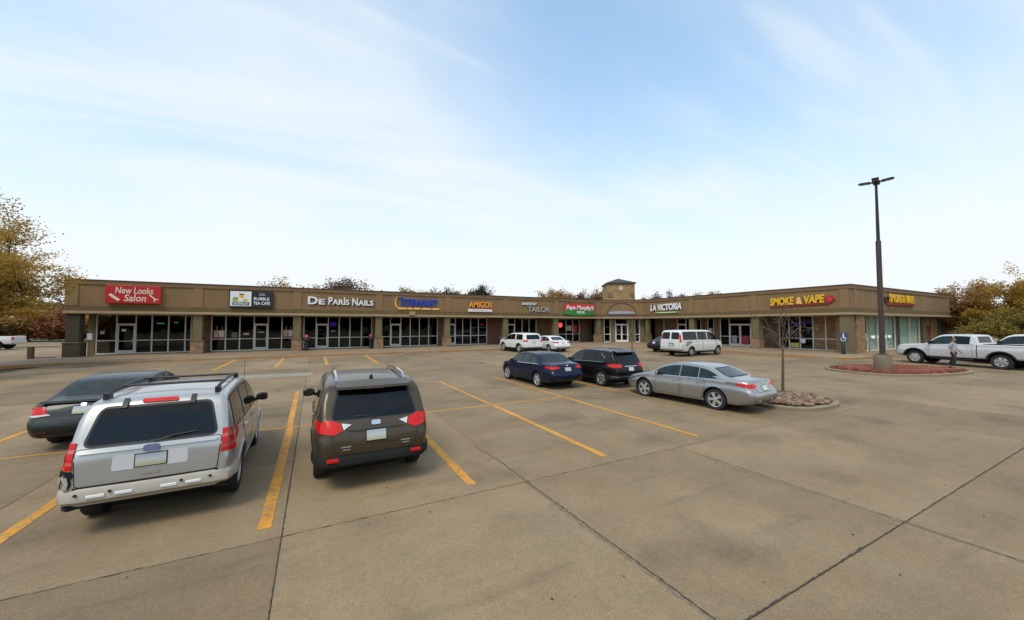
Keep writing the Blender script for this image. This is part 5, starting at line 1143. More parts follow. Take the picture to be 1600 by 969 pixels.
# --- black crossover
ROG = dict(RAV); ROG.update(k=.89, L=4.62, W=1.84, wr=.36, ra=.93, fa=3.63)
c = Car('parked_crossover', 'black crossover with red oval tail light between blue and silver sedans', 'car', ROG, 'paint_black', (11.12, 11.05), 1.0)
c.wheels(5, double=True)
RG = rounded([(-.62, 1.13), (.62, 1.13), (.55, 1.50), (-.55, 1.50)], .06); c.panel('glass_surround', c.grow(RG, .03), 'rear', 'black', .004); c.panel('rear_window', RG, 'rear', 'glass_dark', .010); TG = rounded([(-.58, .62), (.58, .62), (.62, 1.08), (-.62, 1.08)], .05); c.panel('tailgate', TG, 'rear', 'paint_black', .009); plate(c, 0, .84, 'plate_white', .29, .145, .026); c.panel('tailgate_bar', rect(-.36, .36, .945, .975), 'rear', 'chrome', .03)
for sd in (1, -1):
    A = [(.50, .95), (.64, .90), (.82, .92), (.83, 1.04), (.62, 1.08), (.52, 1.05)]; c.panel('tail_light', A if sd > 0 else mir(A), 'rear', 'lamp_red', .02); c.panel('tail_light', rounded([(.05, .90), (.34, .93), (.56, 1.0), (.42, 1.07), (.06, 1.07)], .03), 'side', 'lamp_red', .02, sd); c.panel('tail_light', rounded([(.16, .955), (.40, .97), (.46, 1.0), (.38, 1.03), (.16, 1.02)], .02), 'side', 'lamp_pink', .027, sd)
    c.sidewin(.72, 1.25, sd, s0=.12, name='quarter_window'); c.sidewin(1.33, 2.08, sd, 'glass_dark'); c.sidewin(2.16, 3.2, sd, 'glass_clear'); c.door(2.12, 3.2, sd); c.door(1.16, 2.07, sd); c.mirror(3.05, 1.08, sd, 'paint_black')
    tr_ = MB(); path = [(3.25, c.belt(3.25) + .015), (2.1, c.belt(2.1) + .015), (1.2, c.belt(1.2) + .015), (.78, c.belt(.78) + .03), (.66, c.belt(.66) + .10), (.74, c.belt(.7) + .25), (.95, 1.50)]
    tr_.tube([((c.ray('side', a, b, sd)[0].x) + .012 * sd, a, b) for a, b in path], .012, 6); tr_.build('window_chrome', 'chrome', c.root, True)
    quarter_arch(c, sd, .415, .46, 'dark_plastic', .018); xr = .56 * sd; rl = MB(); rl.tube([(xr, .7, 1.62), (xr, .8, 1.69), (xr, 1.6, 1.715), (xr, 2.3, 1.68), (xr, 2.4, 1.61)], .018, 6); rl.build('roof_rail', 'chrome', c.root, True)
c.bumper(.38, .56, .05, .55, 'dark_plastic', 'rear_bumper'); c.bumper(.50, .53, .07, .3, 'chrome', 'bumper_strip'); front_end(c, .78); windshield(c, 2.72, 3.38, .58, .7)
sp = MB(); sp.loft([[(x, .14 + .06 * abs(x), 1.545), (x, .15 + .06 * abs(x), 1.585), (x, .46, 1.655 - .06 * x * x), (x, .46, 1.60 - .06 * x * x)] for x in [-.58 + 1.16 * k / 8 for k in range(9)]]); sp.build('roof_spoiler', 'paint_black', c.root, True, 40)

# --- white SUV by the pavement
EXP = dict(SUV); EXP.update(L=5.0, W=2.0, wr=.39, ra=1.03, fa=3.9, zt=[(0, 1.05), (.03, 1.12), (.06, 1.17), (.34, 1.66), (.45, 1.71), (.8, 1.75), (1.8, 1.77), (2.6, 1.74), (2.9, 1.66), (3.62, 1.22), (3.75, 1.18), (4.6, 1.08), (4.85, .98), (5.0, .80)], belt=[(0, 1.0), (.2, 1.15), (1.0, 1.16), (3.4, 1.10), (3.9, 1.06), (4.7, .94), (5.0, .72)], wb=[(0, .86), (.03, .90), (.10, .94), (.3, .97), (1, .99), (3.9, .985), (4.5, .93), (4.8, .82), (4.92, .7), (5.0, .6)], wtrim='black')
c = Car('parked_suv', 'large white SUV parked head-in at the pavement left of the white sedan', 'car', EXP, 'paint_white', (17.15, 28.35), 2.5)
c.wheels(6, spoke_w=.06, rim='alloy'); RG = rounded([(-.72, 1.20), (.72, 1.20), (.64, 1.60), (-.64, 1.60)], .06); c.panel('rear_window', RG, 'rear', 'glass_dark', .01); plate(c, 0, .92, 'plate_white', .3, .15, .02); c.panel('tailgate_bar', rect(-.5, .5, 1.07, 1.10), 'rear', 'chrome', .03); c.bumper(.36, .52, .05, .5, 'dark_plastic', 'rear_bumper'); c.panel('bumper_strip', rect(-.4, .4, .40, .43), 'rear', 'chrome', .07)
for sd in (1, -1):
    A = [(.62, 1.02), (.86, .98), (.87, 1.16), (.70, 1.16)]; c.panel('tail_light', A if sd > 0 else mir(A), 'rear', 'lamp_red', .015); c.panel('tail_light', [(.05, .98), (.28, 1.0), (.36, 1.12), (.06, 1.16)], 'side', 'lamp_red', .015, sd)
    c.sidewin(.45, 1.5, sd, s0=.12); c.sidewin(1.75, 2.4, sd); c.sidewin(2.46, 3.5, sd); c.door(2.46, 3.5, sd); c.door(1.52, 2.42, sd); c.mirror(3.38, 1.18, sd, 'paint_white'); c.panel('rocker_trim', [(1.5, .31), (3.4, .31), (3.4, .44), (1.5, .44)], 'side', 'dark_plastic', .02, sd); quarter_arch(c, sd, .45, .5, 'dark_plastic', .015)
front_end(c, .9); windshield(c, 3.0, 3.6, .66, .78)

# --- white van
VAN = dict(L=5.7, W=2.0, wr=.37, ra=1.35, fa=4.85, sill=.5, zt=[(0, 1.28), (.02, 1.33), (.05, 1.4), (.16, 1.98), (.24, 2.04), (.5, 2.075), (2.0, 2.09), (3.7, 2.08), (4.0, 2.03), (4.2, 1.93), (4.78, 1.38), (4.9, 1.31), (5.45, 1.17), (5.6, 1.08), (5.7, .9)], belt=[(0, 1.2), (.2, 1.30), (4.6, 1.26), (5.0, 1.18), (5.5, 1.02), (5.7, .8)], wb=[(0, .90), (.03, .94), (.1, .965), (.3, .985), (4.9, .985), (5.3, .95), (5.55, .85), (5.7, .68)], zb=[(0, .48), (.6, .40), (5.2, .38), (5.7, .45)], bulge=(.0, .5, .2), tum=.13, tum2=.05, fil=.12, wtop=.16, crown=.06, arch=.08)
c = Car('passenger_van', 'white passenger van with grey primer patch on its side, right of the black sedan', 'van', VAN, 'paint_white2', (24.95, 20.45), -88)
c.wheels(8, rim='alu_dim', spoke_w=.05, rimr=.6)
for sd in (1, -1):
    P_ = rounded([(.07 * sd, 1.36), (.80 * sd, 1.36), (.72 * sd, 1.90), (.07 * sd, 1.90)], .06); c.panel('rear_window', P_ if sd > 0 else list(reversed(P_)), 'rear', 'glass_dark', .01)
    A = [(.86, 1.12), (.935, 1.12), (.86, 1.72), (.80, 1.72)]; c.panel('tail_light', A if sd > 0 else mir(A), 'rear', 'lamp_red', .02); c.panel('tail_light', [(.04, 1.12), (.10, 1.12), (.16, 1.72), (.10, 1.72)], 'side', 'lamp_red', .02, sd)
    c.sidewin(.35, 2.02, sd); c.sidewin(2.15, 2.72, sd); c.sidewin(2.80, 3.3, sd); c.sidewin(3.45, 4.62, sd)
    c.door(3.42, 4.42, sd); c.door(2.78, 3.38, sd, handle=True); c.door(2.12, 2.74, sd, handle=True); c.mirror(4.4, 1.36, sd, 'black', k=1.3)
    P_ = [(.03 * sd, .74), (.86 * sd, .74), (.87 * sd, 1.31), (.03 * sd, 1.31)]; c.panel('rear_door_seam', c.grow(P_ if sd > 0 else list(reversed(P_)), .012), 'rear', 'black', .002); c.panel('rear_door', P_ if sd > 0 else list(reversed(P_)), 'rear', 'paint_white2', .007)
mat('primer', (0.24, 0.25, 0.24), .8, var=.2, vscale=6)
c.panel('primer_patch', [(.55, .86), (.72, .80), (.98, .92), (1.28, 1.04), (1.42, 1.16), (1.2, 1.22), (.86, 1.17), (.66, 1.05)], 'side', 'primer', .006, 1, label='grey primer patch behind the rear wheel arch')
c.panel('slide_track', rect(.4, 2.1, 1.12, 1.14), 'side', 'dark_plastic', .012, 1); c.panel('door_gap', rect(2.745, 2.775, .5, 1.9), 'side', 'dark_plastic', .010, 1)
plate(c, .12, .92, 'plate_white', .3, .15, .03); c.panel('plate_recess', rect(-.1, .34, .82, 1.05), 'rear', 'black', .012); c.bumper(.50, .66, .09, .25, 'alu_dim', 'rear_bumper'); front_end(c, .98, 'dark_plastic'); windshield(c, 4.25, 4.75, .74, .82)

# --- pickups
PICK = dict(L=5.85, W=2.03, wr=.42, ra=1.2, fa=4.85, sill=.56, lift=.0, tw=.27, zt=[(0, 1.30), (.03, 1.345), (.08, 1.36), (2.0, 1.37), (2.08, 1.38), (2.12, 1.5), (2.22, 1.86), (2.36, 1.91), (2.85, 1.93), (3.5, 1.905), (3.72, 1.84), (4.32, 1.36), (4.42, 1.32), (5.5, 1.24), (5.7, 1.17), (5.85, 1.0)], belt=[(0, 1.24), (.2, 1.30), (1.9, 1.315), (2.3, 1.32), (4.2, 1.27), (4.6, 1.20), (5.6, 1.08), (5.85, .9)], wb=[(0, .94), (.04, .97), (.15, .99), (5.0, .995), (5.45, .96), (5.7, .87), (5.85, .74)], zb=[(0, .56), (5.4, .48), (5.85, .5)], bulge=(.0, .5, .2), nose=(.03, .8, .4), tum=.22, tum2=.14, fil=.10, wtop=.14, crown=.03, arch=.10, cuts=[(-.78, .78, .12, 1.99, .85, 2.4)])
def pickup(label, pos, head, pm, full=True):
    c = Car('pickup_truck', label, 'pickup truck', PICK, pm, pos, head); c.wheels(6, spoke_w=.075, rimr=.62)
    RW = rounded([(-.62, 1.45), (.62, 1.45), (.56, 1.80), (-.56, 1.80)], .05); c.panel('rear_window', RW, 'rear', 'glass_dark', .012)
    for sd in (1, -1):
        A = [(.84, .96), (.965, .96), (.965, 1.28), (.84, 1.28)]; c.panel('tail_light', A if sd > 0 else mir(A), 'rear', 'lamp_red', .015); c.panel('tail_light', rect(.03, .10, .96, 1.28), 'side', 'lamp_red', .015, sd)
        c.sidewin(2.40, 3.04, sd, 'glass_dark'); c.sidewin(3.14, 4.18, sd, 'glass_clear'); c.door(3.10, 4.15, sd); c.door(2.28, 3.06, sd); c.mirror(4.0, 1.40, sd, 'near_black', k=1.35)
        c.panel('bed_seam', rect(2.08, 2.115, .58, 1.36), 'side', 'black', .006, sd); c.panel('rocker_trim', [(1.78, .50), (4.25, .50), (4.25, .56), (1.78, .56)], 'side', 'black', .01, sd); quarter_arch(c, sd, .53, .60, 'black', .03)
        MB().box(min(.93 * sd, 1.05 * sd), max(.93 * sd, 1.05 * sd), 2.2, 4.1, .42, .47).build('step_bar', 'near_black', c.root, bevel=.015)
        H_ = rounded([(.62, .93), (.90, .93), (.92, 1.12), (.60, 1.14)], .02); c.panel('headlight', H_ if sd > 0 else mir(H_), 'front', 'lamp_clear', .012); c.panel('headlight', [(5.52, .95), (5.72, .95), (5.70, 1.12), (5.52, 1.13)], 'side', 'lamp_clear', .012, sd)
    c.panel('tailgate', rounded(rect(-.80, .80, .72, 1.28), .03), 'rear', pm, .01); c.bumper(.52, .70, .08, .25, 'chrome', 'rear_bumper'); c.bumper(.52, .74, .06, .4, 'alu_dim', 'front_bumper', rear=False); c.panel('grille', rounded(rect(-.56, .56, .82, 1.14), .04), 'front', 'near_black', .015); windshield(c, 3.82, 4.28, .68, .78)
    return c
pickup('white pickup truck with six-spoke wheels, nearer of two behind the red mulch island', (34.6, 4.45), -11, 'paint_white3')
pickup('white pickup truck parked beyond the nearer pickup, cab at the right edge', (38.2, 2.35), -9, 'paint_white2')
pickup('white pickup truck far off at the left edge below the autumn trees', (-26.7, 57.5), 88, 'paint_white2')

# ------------------------------------------------------------------ trees and planting
def leafmat(name, a, b):
    m = mat(name, a, .75, c2=b, island=1, var=.18, vscale=1.5); t = m.node_tree; p = t.nodes['Principled BSDF']; o = [n for n in t.nodes if n.type == 'OUTPUT_MATERIAL'][0]
    tl = N(t, 'ShaderNodeBsdfTranslucent'); Lk(t, p.inputs['Base Color'].links[0].from_socket, tl.inputs[0]); mxs = N(t, 'ShaderNodeMixShader'); mxs.inputs[0].default_value = .4; Lk(t, p.outputs[0], mxs.inputs[1]); Lk(t, tl.outputs[0], mxs.inputs[2]); Lk(t, mxs.outputs[0], o.inputs[0]); return m
leafmat('leaf_gold', (0.56, 0.29, 0.035), (0.30, 0.25, 0.05)); leafmat('leaf_rust', (0.34, 0.11, 0.035), (0.2, 0.095, 0.04)); leafmat('leaf_maroon', (0.17, 0.055, 0.045), (0.2, 0.1, 0.06)); leafmat('leaf_olive', (0.24, 0.22, 0.05), (0.38, 0.27, 0.06)); leafmat('leaf_brown', (0.24, 0.15, 0.1), (0.15, 0.095, 0.07)); leafmat('leaf_orange', (0.46, 0.22, 0.06), (0.27, 0.18, 0.06)); leafmat('leaf_dark', (0.04, 0.05, 0.02), (0.07, 0.07, 0.025)); mat('far_leaf', (0.03, 0.034, 0.016), .9)
mat('bark', (0.035, 0.027, 0.021), .95, var=.3, vscale=6); mat('bark_twig', (0.12, 0.085, 0.06), .95, var=.25, vscale=8)
def grow_tree(seed, h, trunk_h, r0, spread, limbs=7, depth=3, up=.35, kids=3, seg=6):
    """returns the wood as a mesh builder and the list of twig ends"""
    rq = random.Random(seed); wood = MB(); tips = []
    def branch(p, d, ln, rad, dep):
        pts = [p]; q = p.copy(); dd = d.copy(); n = 4 if dep > 1 else 3
        for k in range(n):
            dd = (dd + Vector((rq.uniform(-.22, .22), rq.uniform(-.22, .22), rq.uniform(-.12, .16)))).normalized(); q = q + dd * ln / n; pts.append(q.copy())
        wood.tube(pts, [rad * (1 - .55 * k / n) for k in range(n + 1)], seg if dep > 1 else 4)
        if dep == 0: tips.append((pts[-1], dd)); tips.append((pts[-2], dd)); return
        for k in range(kids):
            t = rq.uniform(.35, 1.0) if k else 1.0; j = min(n, max(1, int(t * n))); sd_ = Vector((rq.gauss(0, 1), rq.gauss(0, 1), rq.gauss(0, .5))).normalized()
            branch(pts[j], (dd * .75 + sd_ * .65 + Vector((0, 0, .08))).normalized(), ln * rq.uniform(.5, .72), rad * .5, dep - 1)
    top = Vector((rq.uniform(-.2, .2), rq.uniform(-.2, .2), trunk_h)); wood.tube([(0, 0, -.1), (0, 0, .15), top * .5, top], [r0 * 1.35, r0, r0 * .88, r0 * .72], 10)
    for k in range(limbs):
        a = 2 * math.pi * (k + rq.uniform(-.3, .3)) / limbs; el = rq.uniform(up * .5, up * 1.9); d = Vector((math.cos(a) * spread, math.sin(a) * spread, el * (h - trunk_h))).normalized()
        branch(top - Vector((0, 0, rq.uniform(0, trunk_h * .25))), d, (h - trunk_h) * rq.uniform(.5, .68) if spread < 1.3 * (h - trunk_h) else spread * .55, r0 * .5, depth)
    branch(top, Vector((0, 0, 1)), (h - trunk_h) * .5, r0 * .55, depth)
    return wood, tips
def leaves(tips, n, size, sig, seed, flat=1.0, drop=0.0, clip=None):
    rq = random.Random(seed); mb = MB()
    for (p, d) in tips:
        if rq.random() < drop: continue
        m_ = int(n * rq.uniform(.4, 1.6))
        for k in range(m_):
            q = p + d * rq.uniform(-sig * 1.4, sig) + Vector((rq.gauss(0, sig * .6), rq.gauss(0, sig * .6), rq.gauss(0, sig * .6 * flat)))
            if q.z < .3 or (clip and not clip(q)): continue
            s_ = size * rq.uniform(.55, 1.3); a = Vector((rq.gauss(0, 1), rq.gauss(0, 1), rq.gauss(0, .6))).normalized(); b = a.cross(Vector((rq.gauss(0, 1), rq.gauss(0, 1), rq.gauss(0, 1)))).normalized() * s_ * .55; a = a * s_; n0 = len(mb.v)
            for v in (q - a, q + b - a * .1, q + a, q - b + a * .15): mb.v.append(tuple(v))
            mb.f.append((n0, n0 + 1, n0 + 2, n0 + 3))
    return mb
def raw(mb, name, m_, parent, smooth=False):
    me = bpy.data.meshes.new(name); me.from_pydata(mb.v, [], mb.f); me.update(); return link(name, me, m_, parent, smooth)
def tree(name, label, loc, h, trunk_h, r0, spread, leaf, n, size, sig, seed, group=None, limbs=7, depth=3, up=.35, flat=.7, bark='bark', drop=0.0, kids=3, fit=None, zmin=0.0):
    t = empty(name, loc, 0); tag(t, label, 'tree', group); w_, tips = grow_tree(seed, h, trunk_h, r0, spread, limbs, depth, up, kids)
    if fit:                         # stretch the whole tree to its measured width and height
        ext = max(max(abs(p.x), abs(p.y)) for p, d in tips); zt = max(p.z for p, d in tips); kx, kz = fit[0] / ext, fit[1] / zt
        w_.v = [(v[0] * kx if v[2] > trunk_h * .6 else v[0], v[1] * kx if v[2] > trunk_h * .6 else v[1], v[2] * kz) for v in w_.v]; tips = [(Vector((p.x * kx, p.y * kx, p.z * kz)), d) for p, d in tips]
    raw(w_, 'trunk', bark, t, True)
    tips = [q for q in tips if q[0].z > zmin]
    if n: raw(leaves(tips, n, size, sig, seed + 5, flat, drop), 'crown', leaf, t)
    return t, tips
GT = 'autumn trees around the mall'
tree('honey_locust', 'large golden brown tree with layered branches, overhanging the left corner of the mall', (-17.6, 30.6, 0.1), 9.0, 2.6, .24, 6.2, 'leaf_gold', 115, .066, .48, 11, GT, limbs=13, depth=3, up=.22, flat=.3, kids=3, fit=(7.3, 8.7), zmin=3.0)
BT = [(-7.3, 9.7, 2.2, 'leaf_brown', 'small grey-brown tree top above the tea cafe sign, left of the orange one'), (-4.2, 10.2, 3.4, 'leaf_orange', 'orange-brown tree top above the parapet right of the tea cafe sign'), (5.2, 11.5, 5.4, 'leaf_brown', 'broad bare brown tree top above the nail shop letters'), (17.9, 9.9, 3.0, 'leaf_olive', 'yellow-green tree top above the blue letter sign'), (22.3, 9.8, 2.4, 'leaf_brown', 'small brown tree top right of the yellow-green one'), (26.0, 10.3, 2.0, 'leaf_dark', 'small dark green tree top left of the taller dark green one'), (30.6, 11.0, 3.9, 'leaf_dark', 'dark green tree top above the orange letter sign'), (54.0, 11.3, 5.0, 'leaf_orange', 'orange-brown tree top left of the corner tower, above the tailor letters'), (62.0, 11.0, 4.2, 'leaf_maroon', 'maroon tree top above the red and green sign'), (68.2, 12.1, 4.0, 'leaf_orange', 'ochre tree top touching the left side of the tower'), (85.5, 11.6, 3.6, 'leaf_maroon', 'maroon tree top touching the right side of the tower'), (93.5, 12.2, 4.6, 'leaf_maroon', 'maroon tree top left above the white leaning letters'), (103.5, 12.3, 3.6, 'leaf_brown', 'small brown tree top above the right wing'), (113.0, 12.9, 5.6, 'leaf_maroon', 'last maroon tree top above the right wing, nearest the van')]
for i, (x, h, r_, m_, lab) in enumerate(BT):
    tree('background_tree', lab, (x, 78, 0), h, 3.0, .22, r_ * 1.4, m_, 75 if m_ != 'leaf_brown' else 48, .19, .75, 40 + i, 'treetops behind the mall', limbs=9, depth=2, up=.75, flat=.8, kids=5, fit=(r_ * 1.5, h - .35))
RT = [((66.5, 14.2), 8.0, 4.2, 'leaf_orange', 'orange-brown tree at the right end of the mall'), ((65, 10.2), 8.6, 4.6, 'leaf_gold', 'tall golden brown tree behind the pickups at the right edge'), ((64, 5.6), 8.0, 4.2, 'leaf_gold', 'golden brown tree at the very right edge of the view'), ((63, 9.2), 4.0, 4.2, 'leaf_olive', 'low olive green bushy tree behind the white pickups'), ((60, 3.0), 4.6, 4.0, 'leaf_olive', 'low olive tree behind the far pickup cab')]
for i, (p, h, r_, m_, lab) in enumerate(RT):
    tree('shade_tree', lab, (p[0], p[1], 0), h, 1.8 if h > 5 else .5, .18, r_, m_, 56 if h > 5 else 70, .10, .45, 70 + i, GT, limbs=8, depth=3, up=.45, flat=.7, kids=3, fit=(r_, h - .3))
# bare saplings in the rock islands
def sapling(label, loc, h, seed, n=0):
    t, tips = tree('bare_sapling', label, loc, h, 1.75, .045, 1.3, 'leaf_brown', n, .035, .12, seed, 'bare saplings in the rock islands', limbs=5, depth=2, up=.8, bark='bark_twig', kids=3, fit=(1.15, h)); return t
sapling('bare young tree with brown trunk in the rock island beside the silver sedan', (14.35, 7.15, .12), 3.25, 91, 2); sapling('thin bare young tree behind the black crossover', (14.3, 13.9, .12), 3.3, 96)
# hedge of autumn shrubs across the side road
SH = [(-43, 4.6, 4.5, 'leaf_rust'), (-38.5, 5.0, 4.2, 'leaf_orange'), (-34.2, 4.8, 3.8, 'leaf_rust'), (-30.8, 4.4, 3.2, 'leaf_orange'), (-27.6, 3.9, 3.0, 'leaf_rust'), (-24.4, 3.6, 2.8, 'leaf_orange'), (-21.0, 3.6, 2.8, 'leaf_rust')]
for i, (x, h, r_, m_) in enumerate(SH):
    tree('autumn_shrub', ('rust', 'orange')[m_ == 'leaf_orange'] + ' autumn shrub in the row across the side road, ' + ('first', 'second', 'third', 'fourth', 'fifth', 'sixth', 'seventh')[i] + ' from the left', (x, 84 + (i % 2), -.05), h, .5, .12, r_, m_, 26, .24, .55, 120 + i, 'shrubs across the side road', limbs=8, depth=2, up=.6, flat=.9, kids=4, fit=(r_, h - .3))
for i, (x, y, h) in enumerate(((-52, 96, 8.5), (-40, 98, 7.5), (-29, 99, 8.0))):
    tree('background_tree', ('left', 'middle', 'right')[i] + ' dull brown tree beyond the autumn shrubs', (x, y, 0), h, 2.0, .2, 5, 'leaf_brown', 14, .3, .7, 140 + i, 'trees beyond the shrubs', limbs=7, depth=2, up=.5, flat=.8, kids=4, fit=(5, h))
# the far side of the lot, behind the camera: unseen wood added to darken the reflections in the glass
fw_ = MB(); rq = random.Random(9)
for i in range(34):
    cx, cy = (-60 + i * 8.0, -62 + rq.uniform(-6, 6)) if i < 23 else (-74 + rq.uniform(-5, 5), -55 + (i - 23) * 10); hh = rq.uniform(9, 14)
    for k in range(900):
        a = rq.uniform(0, 6.28); u = rq.uniform(-1, 1); rad = rq.uniform(.5, 1) ** .5; q = Vector((cx + 5.2 * rad * math.cos(a) * math.sqrt(1 - u * u), cy + 5.2 * rad * math.sin(a) * math.sqrt(1 - u * u), hh * (.52 + .46 * u * rad)))
        a_ = Vector((rq.gauss(0, 1), rq.gauss(0, 1), rq.gauss(0, 1))).normalized() * rq.uniform(.8, 1.6); b_ = a_.cross(Vector((rq.gauss(0, 1), rq.gauss(0, 1), rq.gauss(0, 1)))).normalized() * .9; n0 = len(fw_.v)
        for v in (q - a_, q + b_, q + a_, q - b_): fw_.v.append(tuple(v))
        fw_.f.append((n0, n0 + 1, n0 + 2, n0 + 3))
fo_ = raw(fw_, 'reflection_wood', 'far_leaf', None); tag(fo_, 'unseen dark wood added behind the viewer to darken window reflections', 'trees', None, 'stuff')
# brick house glimpsed beyond the right end
hb = empty('brick_house', (72, 20, 0)); tag(hb, 'low red-brown brick building glimpsed between mall end and right trees', 'building')
MB().box(-6, 4, -5, 9, 0, 2.9).build('wall', 'brick_red', hb); MB().box(-6.4, 4.4, -5.4, 9.4, 2.9, 3.15).build('roof_edge', 'trim_light', hb); rfm = MB(); rfm.loft([[(-6.4, -5.4, 3.15), (4.4, -5.4, 3.15), (4.4, 9.4, 3.15), (-6.4, 9.4, 3.15)], [(-2, -1, 4.6), (0, -1, 4.6), (0, 5, 4.6), (-2, 5, 4.6)]]); rfm.build('roof', 'shingle', hb)
for y in (-3, 1, 5): wn = MB().box(-6.03, -5.95, y, y + 1.4, 1.1, 2.3).build('window', 'white', hb); MB().box(-6.04, -6.031, y + .1, y + 1.3, 1.2, 2.2).build('pane', 'glass_dark', wn)

# scattered leaf bits and grit on the lot
rq = random.Random(31); lt = MB()
for i in range(150):
    x, y = rq.uniform(-8, 20), 1.2 + 22 * rq.random() ** 1.6; a = rq.uniform(0, 6.28); l = rq.uniform(.010, .022); wd = l * rq.uniform(.4, .8); n0 = len(lt.v)
    for (q1, q2, q3) in ((-1, 0, .0), (0, -1, .004), (1, 0, .0), (0, 1, .006)): lt.P(x + math.cos(a) * l * q1 - math.sin(a) * wd * q2, y + math.sin(a) * l * q1 + math.cos(a) * wd * q2, .007 + q3)
    lt.f.append((n0, n0 + 1, n0 + 2, n0 + 3))
mat('litter', (0.09, 0.05, 0.025), .9, c2=(.03, .022, .015), island=1); tag(raw(lt, 'leaf_litter', 'litter', None), 'tiny brown leaf bits scattered over the concrete lot', 'leaf litter', None, 'stuff')

# ------------------------------------------------------------------ person beside the pickup
def skin_mesh(name, verts, edges, radii, material, parent, root=0, sub=2):
    me = bpy.data.meshes.new(name); me.from_pydata(verts, edges, []); me.update(); o = bpy.data.objects.new(name, me); COL.objects.link(o)
    sm = o.modifiers.new('skin', 'SKIN'); sm.use_smooth_shade = True
    if not me.skin_vertices: me.skin_vertices.new() if hasattr(me.skin_vertices, 'new') else None
    if not me.skin_vertices:
        bm = bmesh.new(); bm.from_mesh(me); bm.verts.layers.skin.verify(); bm.to_mesh(me); bm.free()
    for i, r_ in enumerate(radii):
        v = me.skin_vertices[0].data[i]; v.radius = r_ if isinstance(r_, tuple) else (r_, r_); v.use_root = (i == root)
    su = o.modifiers.new('sub', 'SUBSURF'); su.levels = sub; su.render_levels = sub
    dg = bpy.context.evaluated_depsgraph_get(); m2 = bpy.data.meshes.new_from_object(o.evaluated_get(dg)); bpy.data.objects.remove(o); m2.name = name
    m2.materials.clear(); return link(name, m2, material, parent, True)
mat('skin', (0.36, 0.19, 0.12), .6); mat('hair', (0.06, 0.03, 0.018), .8); mat('shirt', (0.33, 0.38, 0.46), .85, var=.12, vscale=8); mat('trousers', (0.022, 0.022, 0.026), .85); mat('shoe', (0.02, 0.018, 0.016), .6)
pr = empty('person', (32.55, 7.25, 0), R(-8)); tag(pr, 'person in pale blue-grey T-shirt and dark trousers walking beside the pickup', 'person')
# faces -y slightly left; x to the person's left as seen from the camera
V = [(0, 0, .94), (0, 0, 1.10), (0, .01, 1.28), (0, .02, 1.42), (0, .0, 1.50), (0, -.015, 1.58), (0, -.02, 1.66), (0, -.015, 1.72),
     (-.10, 0, .88), (-.12, -.10, .50), (-.13, .06, .09), (-.13, -.07, .05), (.10, 0, .88), (.13, .10, .48), (.14, .26, .13), (.14, .16, .05),
     (-.18, .02, 1.40), (-.235, .07, 1.14), (-.22, -.06, .93), (-.22, -.10, .85), (.18, .02, 1.40), (.25, -.02, 1.14), (.25, -.17, .96), (.25, -.22, .89)]
E_ = [(0, 1), (1, 2), (2, 3), (3, 4), (4, 5), (5, 6), (6, 7), (0, 8), (8, 9), (9, 10), (10, 11), (0, 12), (12, 13), (13, 14), (14, 15), (3, 16), (16, 17), (17, 18), (18, 19), (3, 20), (20, 21), (21, 22), (22, 23)]
RR = [(.135, .105), (.125, .095), (.145, .105), (.12, .09), .052, .072, .092, .075, .085, .062, .04, .036, .085, .062, .04, .036, .055, .043, .032, .03, .055, .043, .032, .03]
skin_mesh('body', V, E_, RR, 'skin', pr)
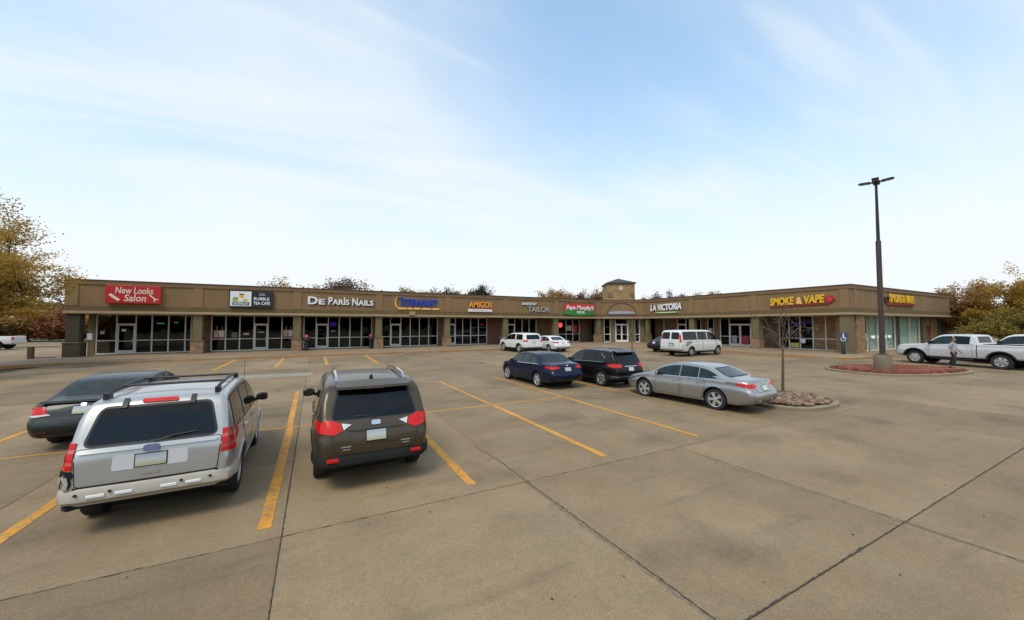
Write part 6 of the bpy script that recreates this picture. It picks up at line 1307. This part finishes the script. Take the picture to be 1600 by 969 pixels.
for sd, wi, e in ((-1, 18, 19), (1, 22, 23)):            # fingers and thumbs
    wv = Vector(V[wi]); ev = Vector(V[e]); d = (ev - wv).normalized(); fm = MB()
    for k in range(4):
        b0 = ev + Vector((0, (k - 1.5) * .018, 0)); l = (.07, .082, .078, .06)[k]; fm.tube([b0 - d * .02, b0 + d * l * .55, b0 + d * l + Vector((-sd * .02, 0, 0))], [.0095, .009, .006], 6)
    b0 = wv.lerp(ev, .55); fm.tube([b0, b0 + Vector((-sd * .012, -.035, -.02)), b0 + Vector((-sd * .014, -.045, -.06))], [.011, .010, .007], 6); fm.build('fingers', 'skin', pr, True)
skin_mesh('t_shirt', [(0, 0, .93), (0, 0, 1.10), (0, .01, 1.28), (0, .02, 1.42), (-.18, .02, 1.40), (-.225, .06, 1.20), (.18, .02, 1.40), (.238, -.01, 1.20)], [(0, 1), (1, 2), (2, 3), (3, 4), (4, 5), (3, 6), (6, 7)], [(.16, .13), (.15, .12), (.165, .125), (.135, .105), .072, .064, .072, .064], 'shirt', pr)
skin_mesh('trousers', [(0, 0, .96), (-.10, 0, .86), (-.12, -.10, .50), (-.13, .05, .12), (.10, 0, .86), (.13, .10, .48), (.14, .25, .16)], [(0, 1), (1, 2), (2, 3), (0, 4), (4, 5), (5, 6)], [(.15, .12), .105, .082, .062, .105, .082, .062], 'trousers', pr)
skin_mesh('hair', [(0, .01, 1.64), (0, .015, 1.71), (0, -.03, 1.755)], [(0, 1), (1, 2)], [(.09, .085), (.098, .09), (.07, .06)], 'hair', pr)
for vx, vy, dy in ((-.13, .05, 0), (.14, .25, 0)): skin_mesh('shoe', [(vx, vy + .05, .05), (vx, vy - .06, .045), (vx, vy - .17, .035)], [(0, 1), (1, 2)], [.05, .05, .036], 'shoe', pr)
fc = MB(); 
for sx_ in (-.033, .033): fc.lathe([(.012, 0), (.008, .006)], 10, 'y', (sx_, -.113, 1.665))
fc.build('eyes', 'near_black', pr); ns = MB(); ns.loft([[(-.012, -.105, 1.66), (.012, -.105, 1.66), (0, -.112, 1.665)], [(-.018, -.11, 1.62), (.018, -.11, 1.62), (0, -.138, 1.628)]]); ns.build('nose', 'skin', pr, True); MB().box(-.026, .026, -.112, -.105, 1.586, 1.594).build('mouth', 'sign_dkred', pr)
for sx_ in (-.092, .092): MB().lathe([(.012, -.03), (.02, 0), (.012, .03)], 8, 'z', (sx_, -.01, 1.645)).build('ear', 'skin', pr, True)
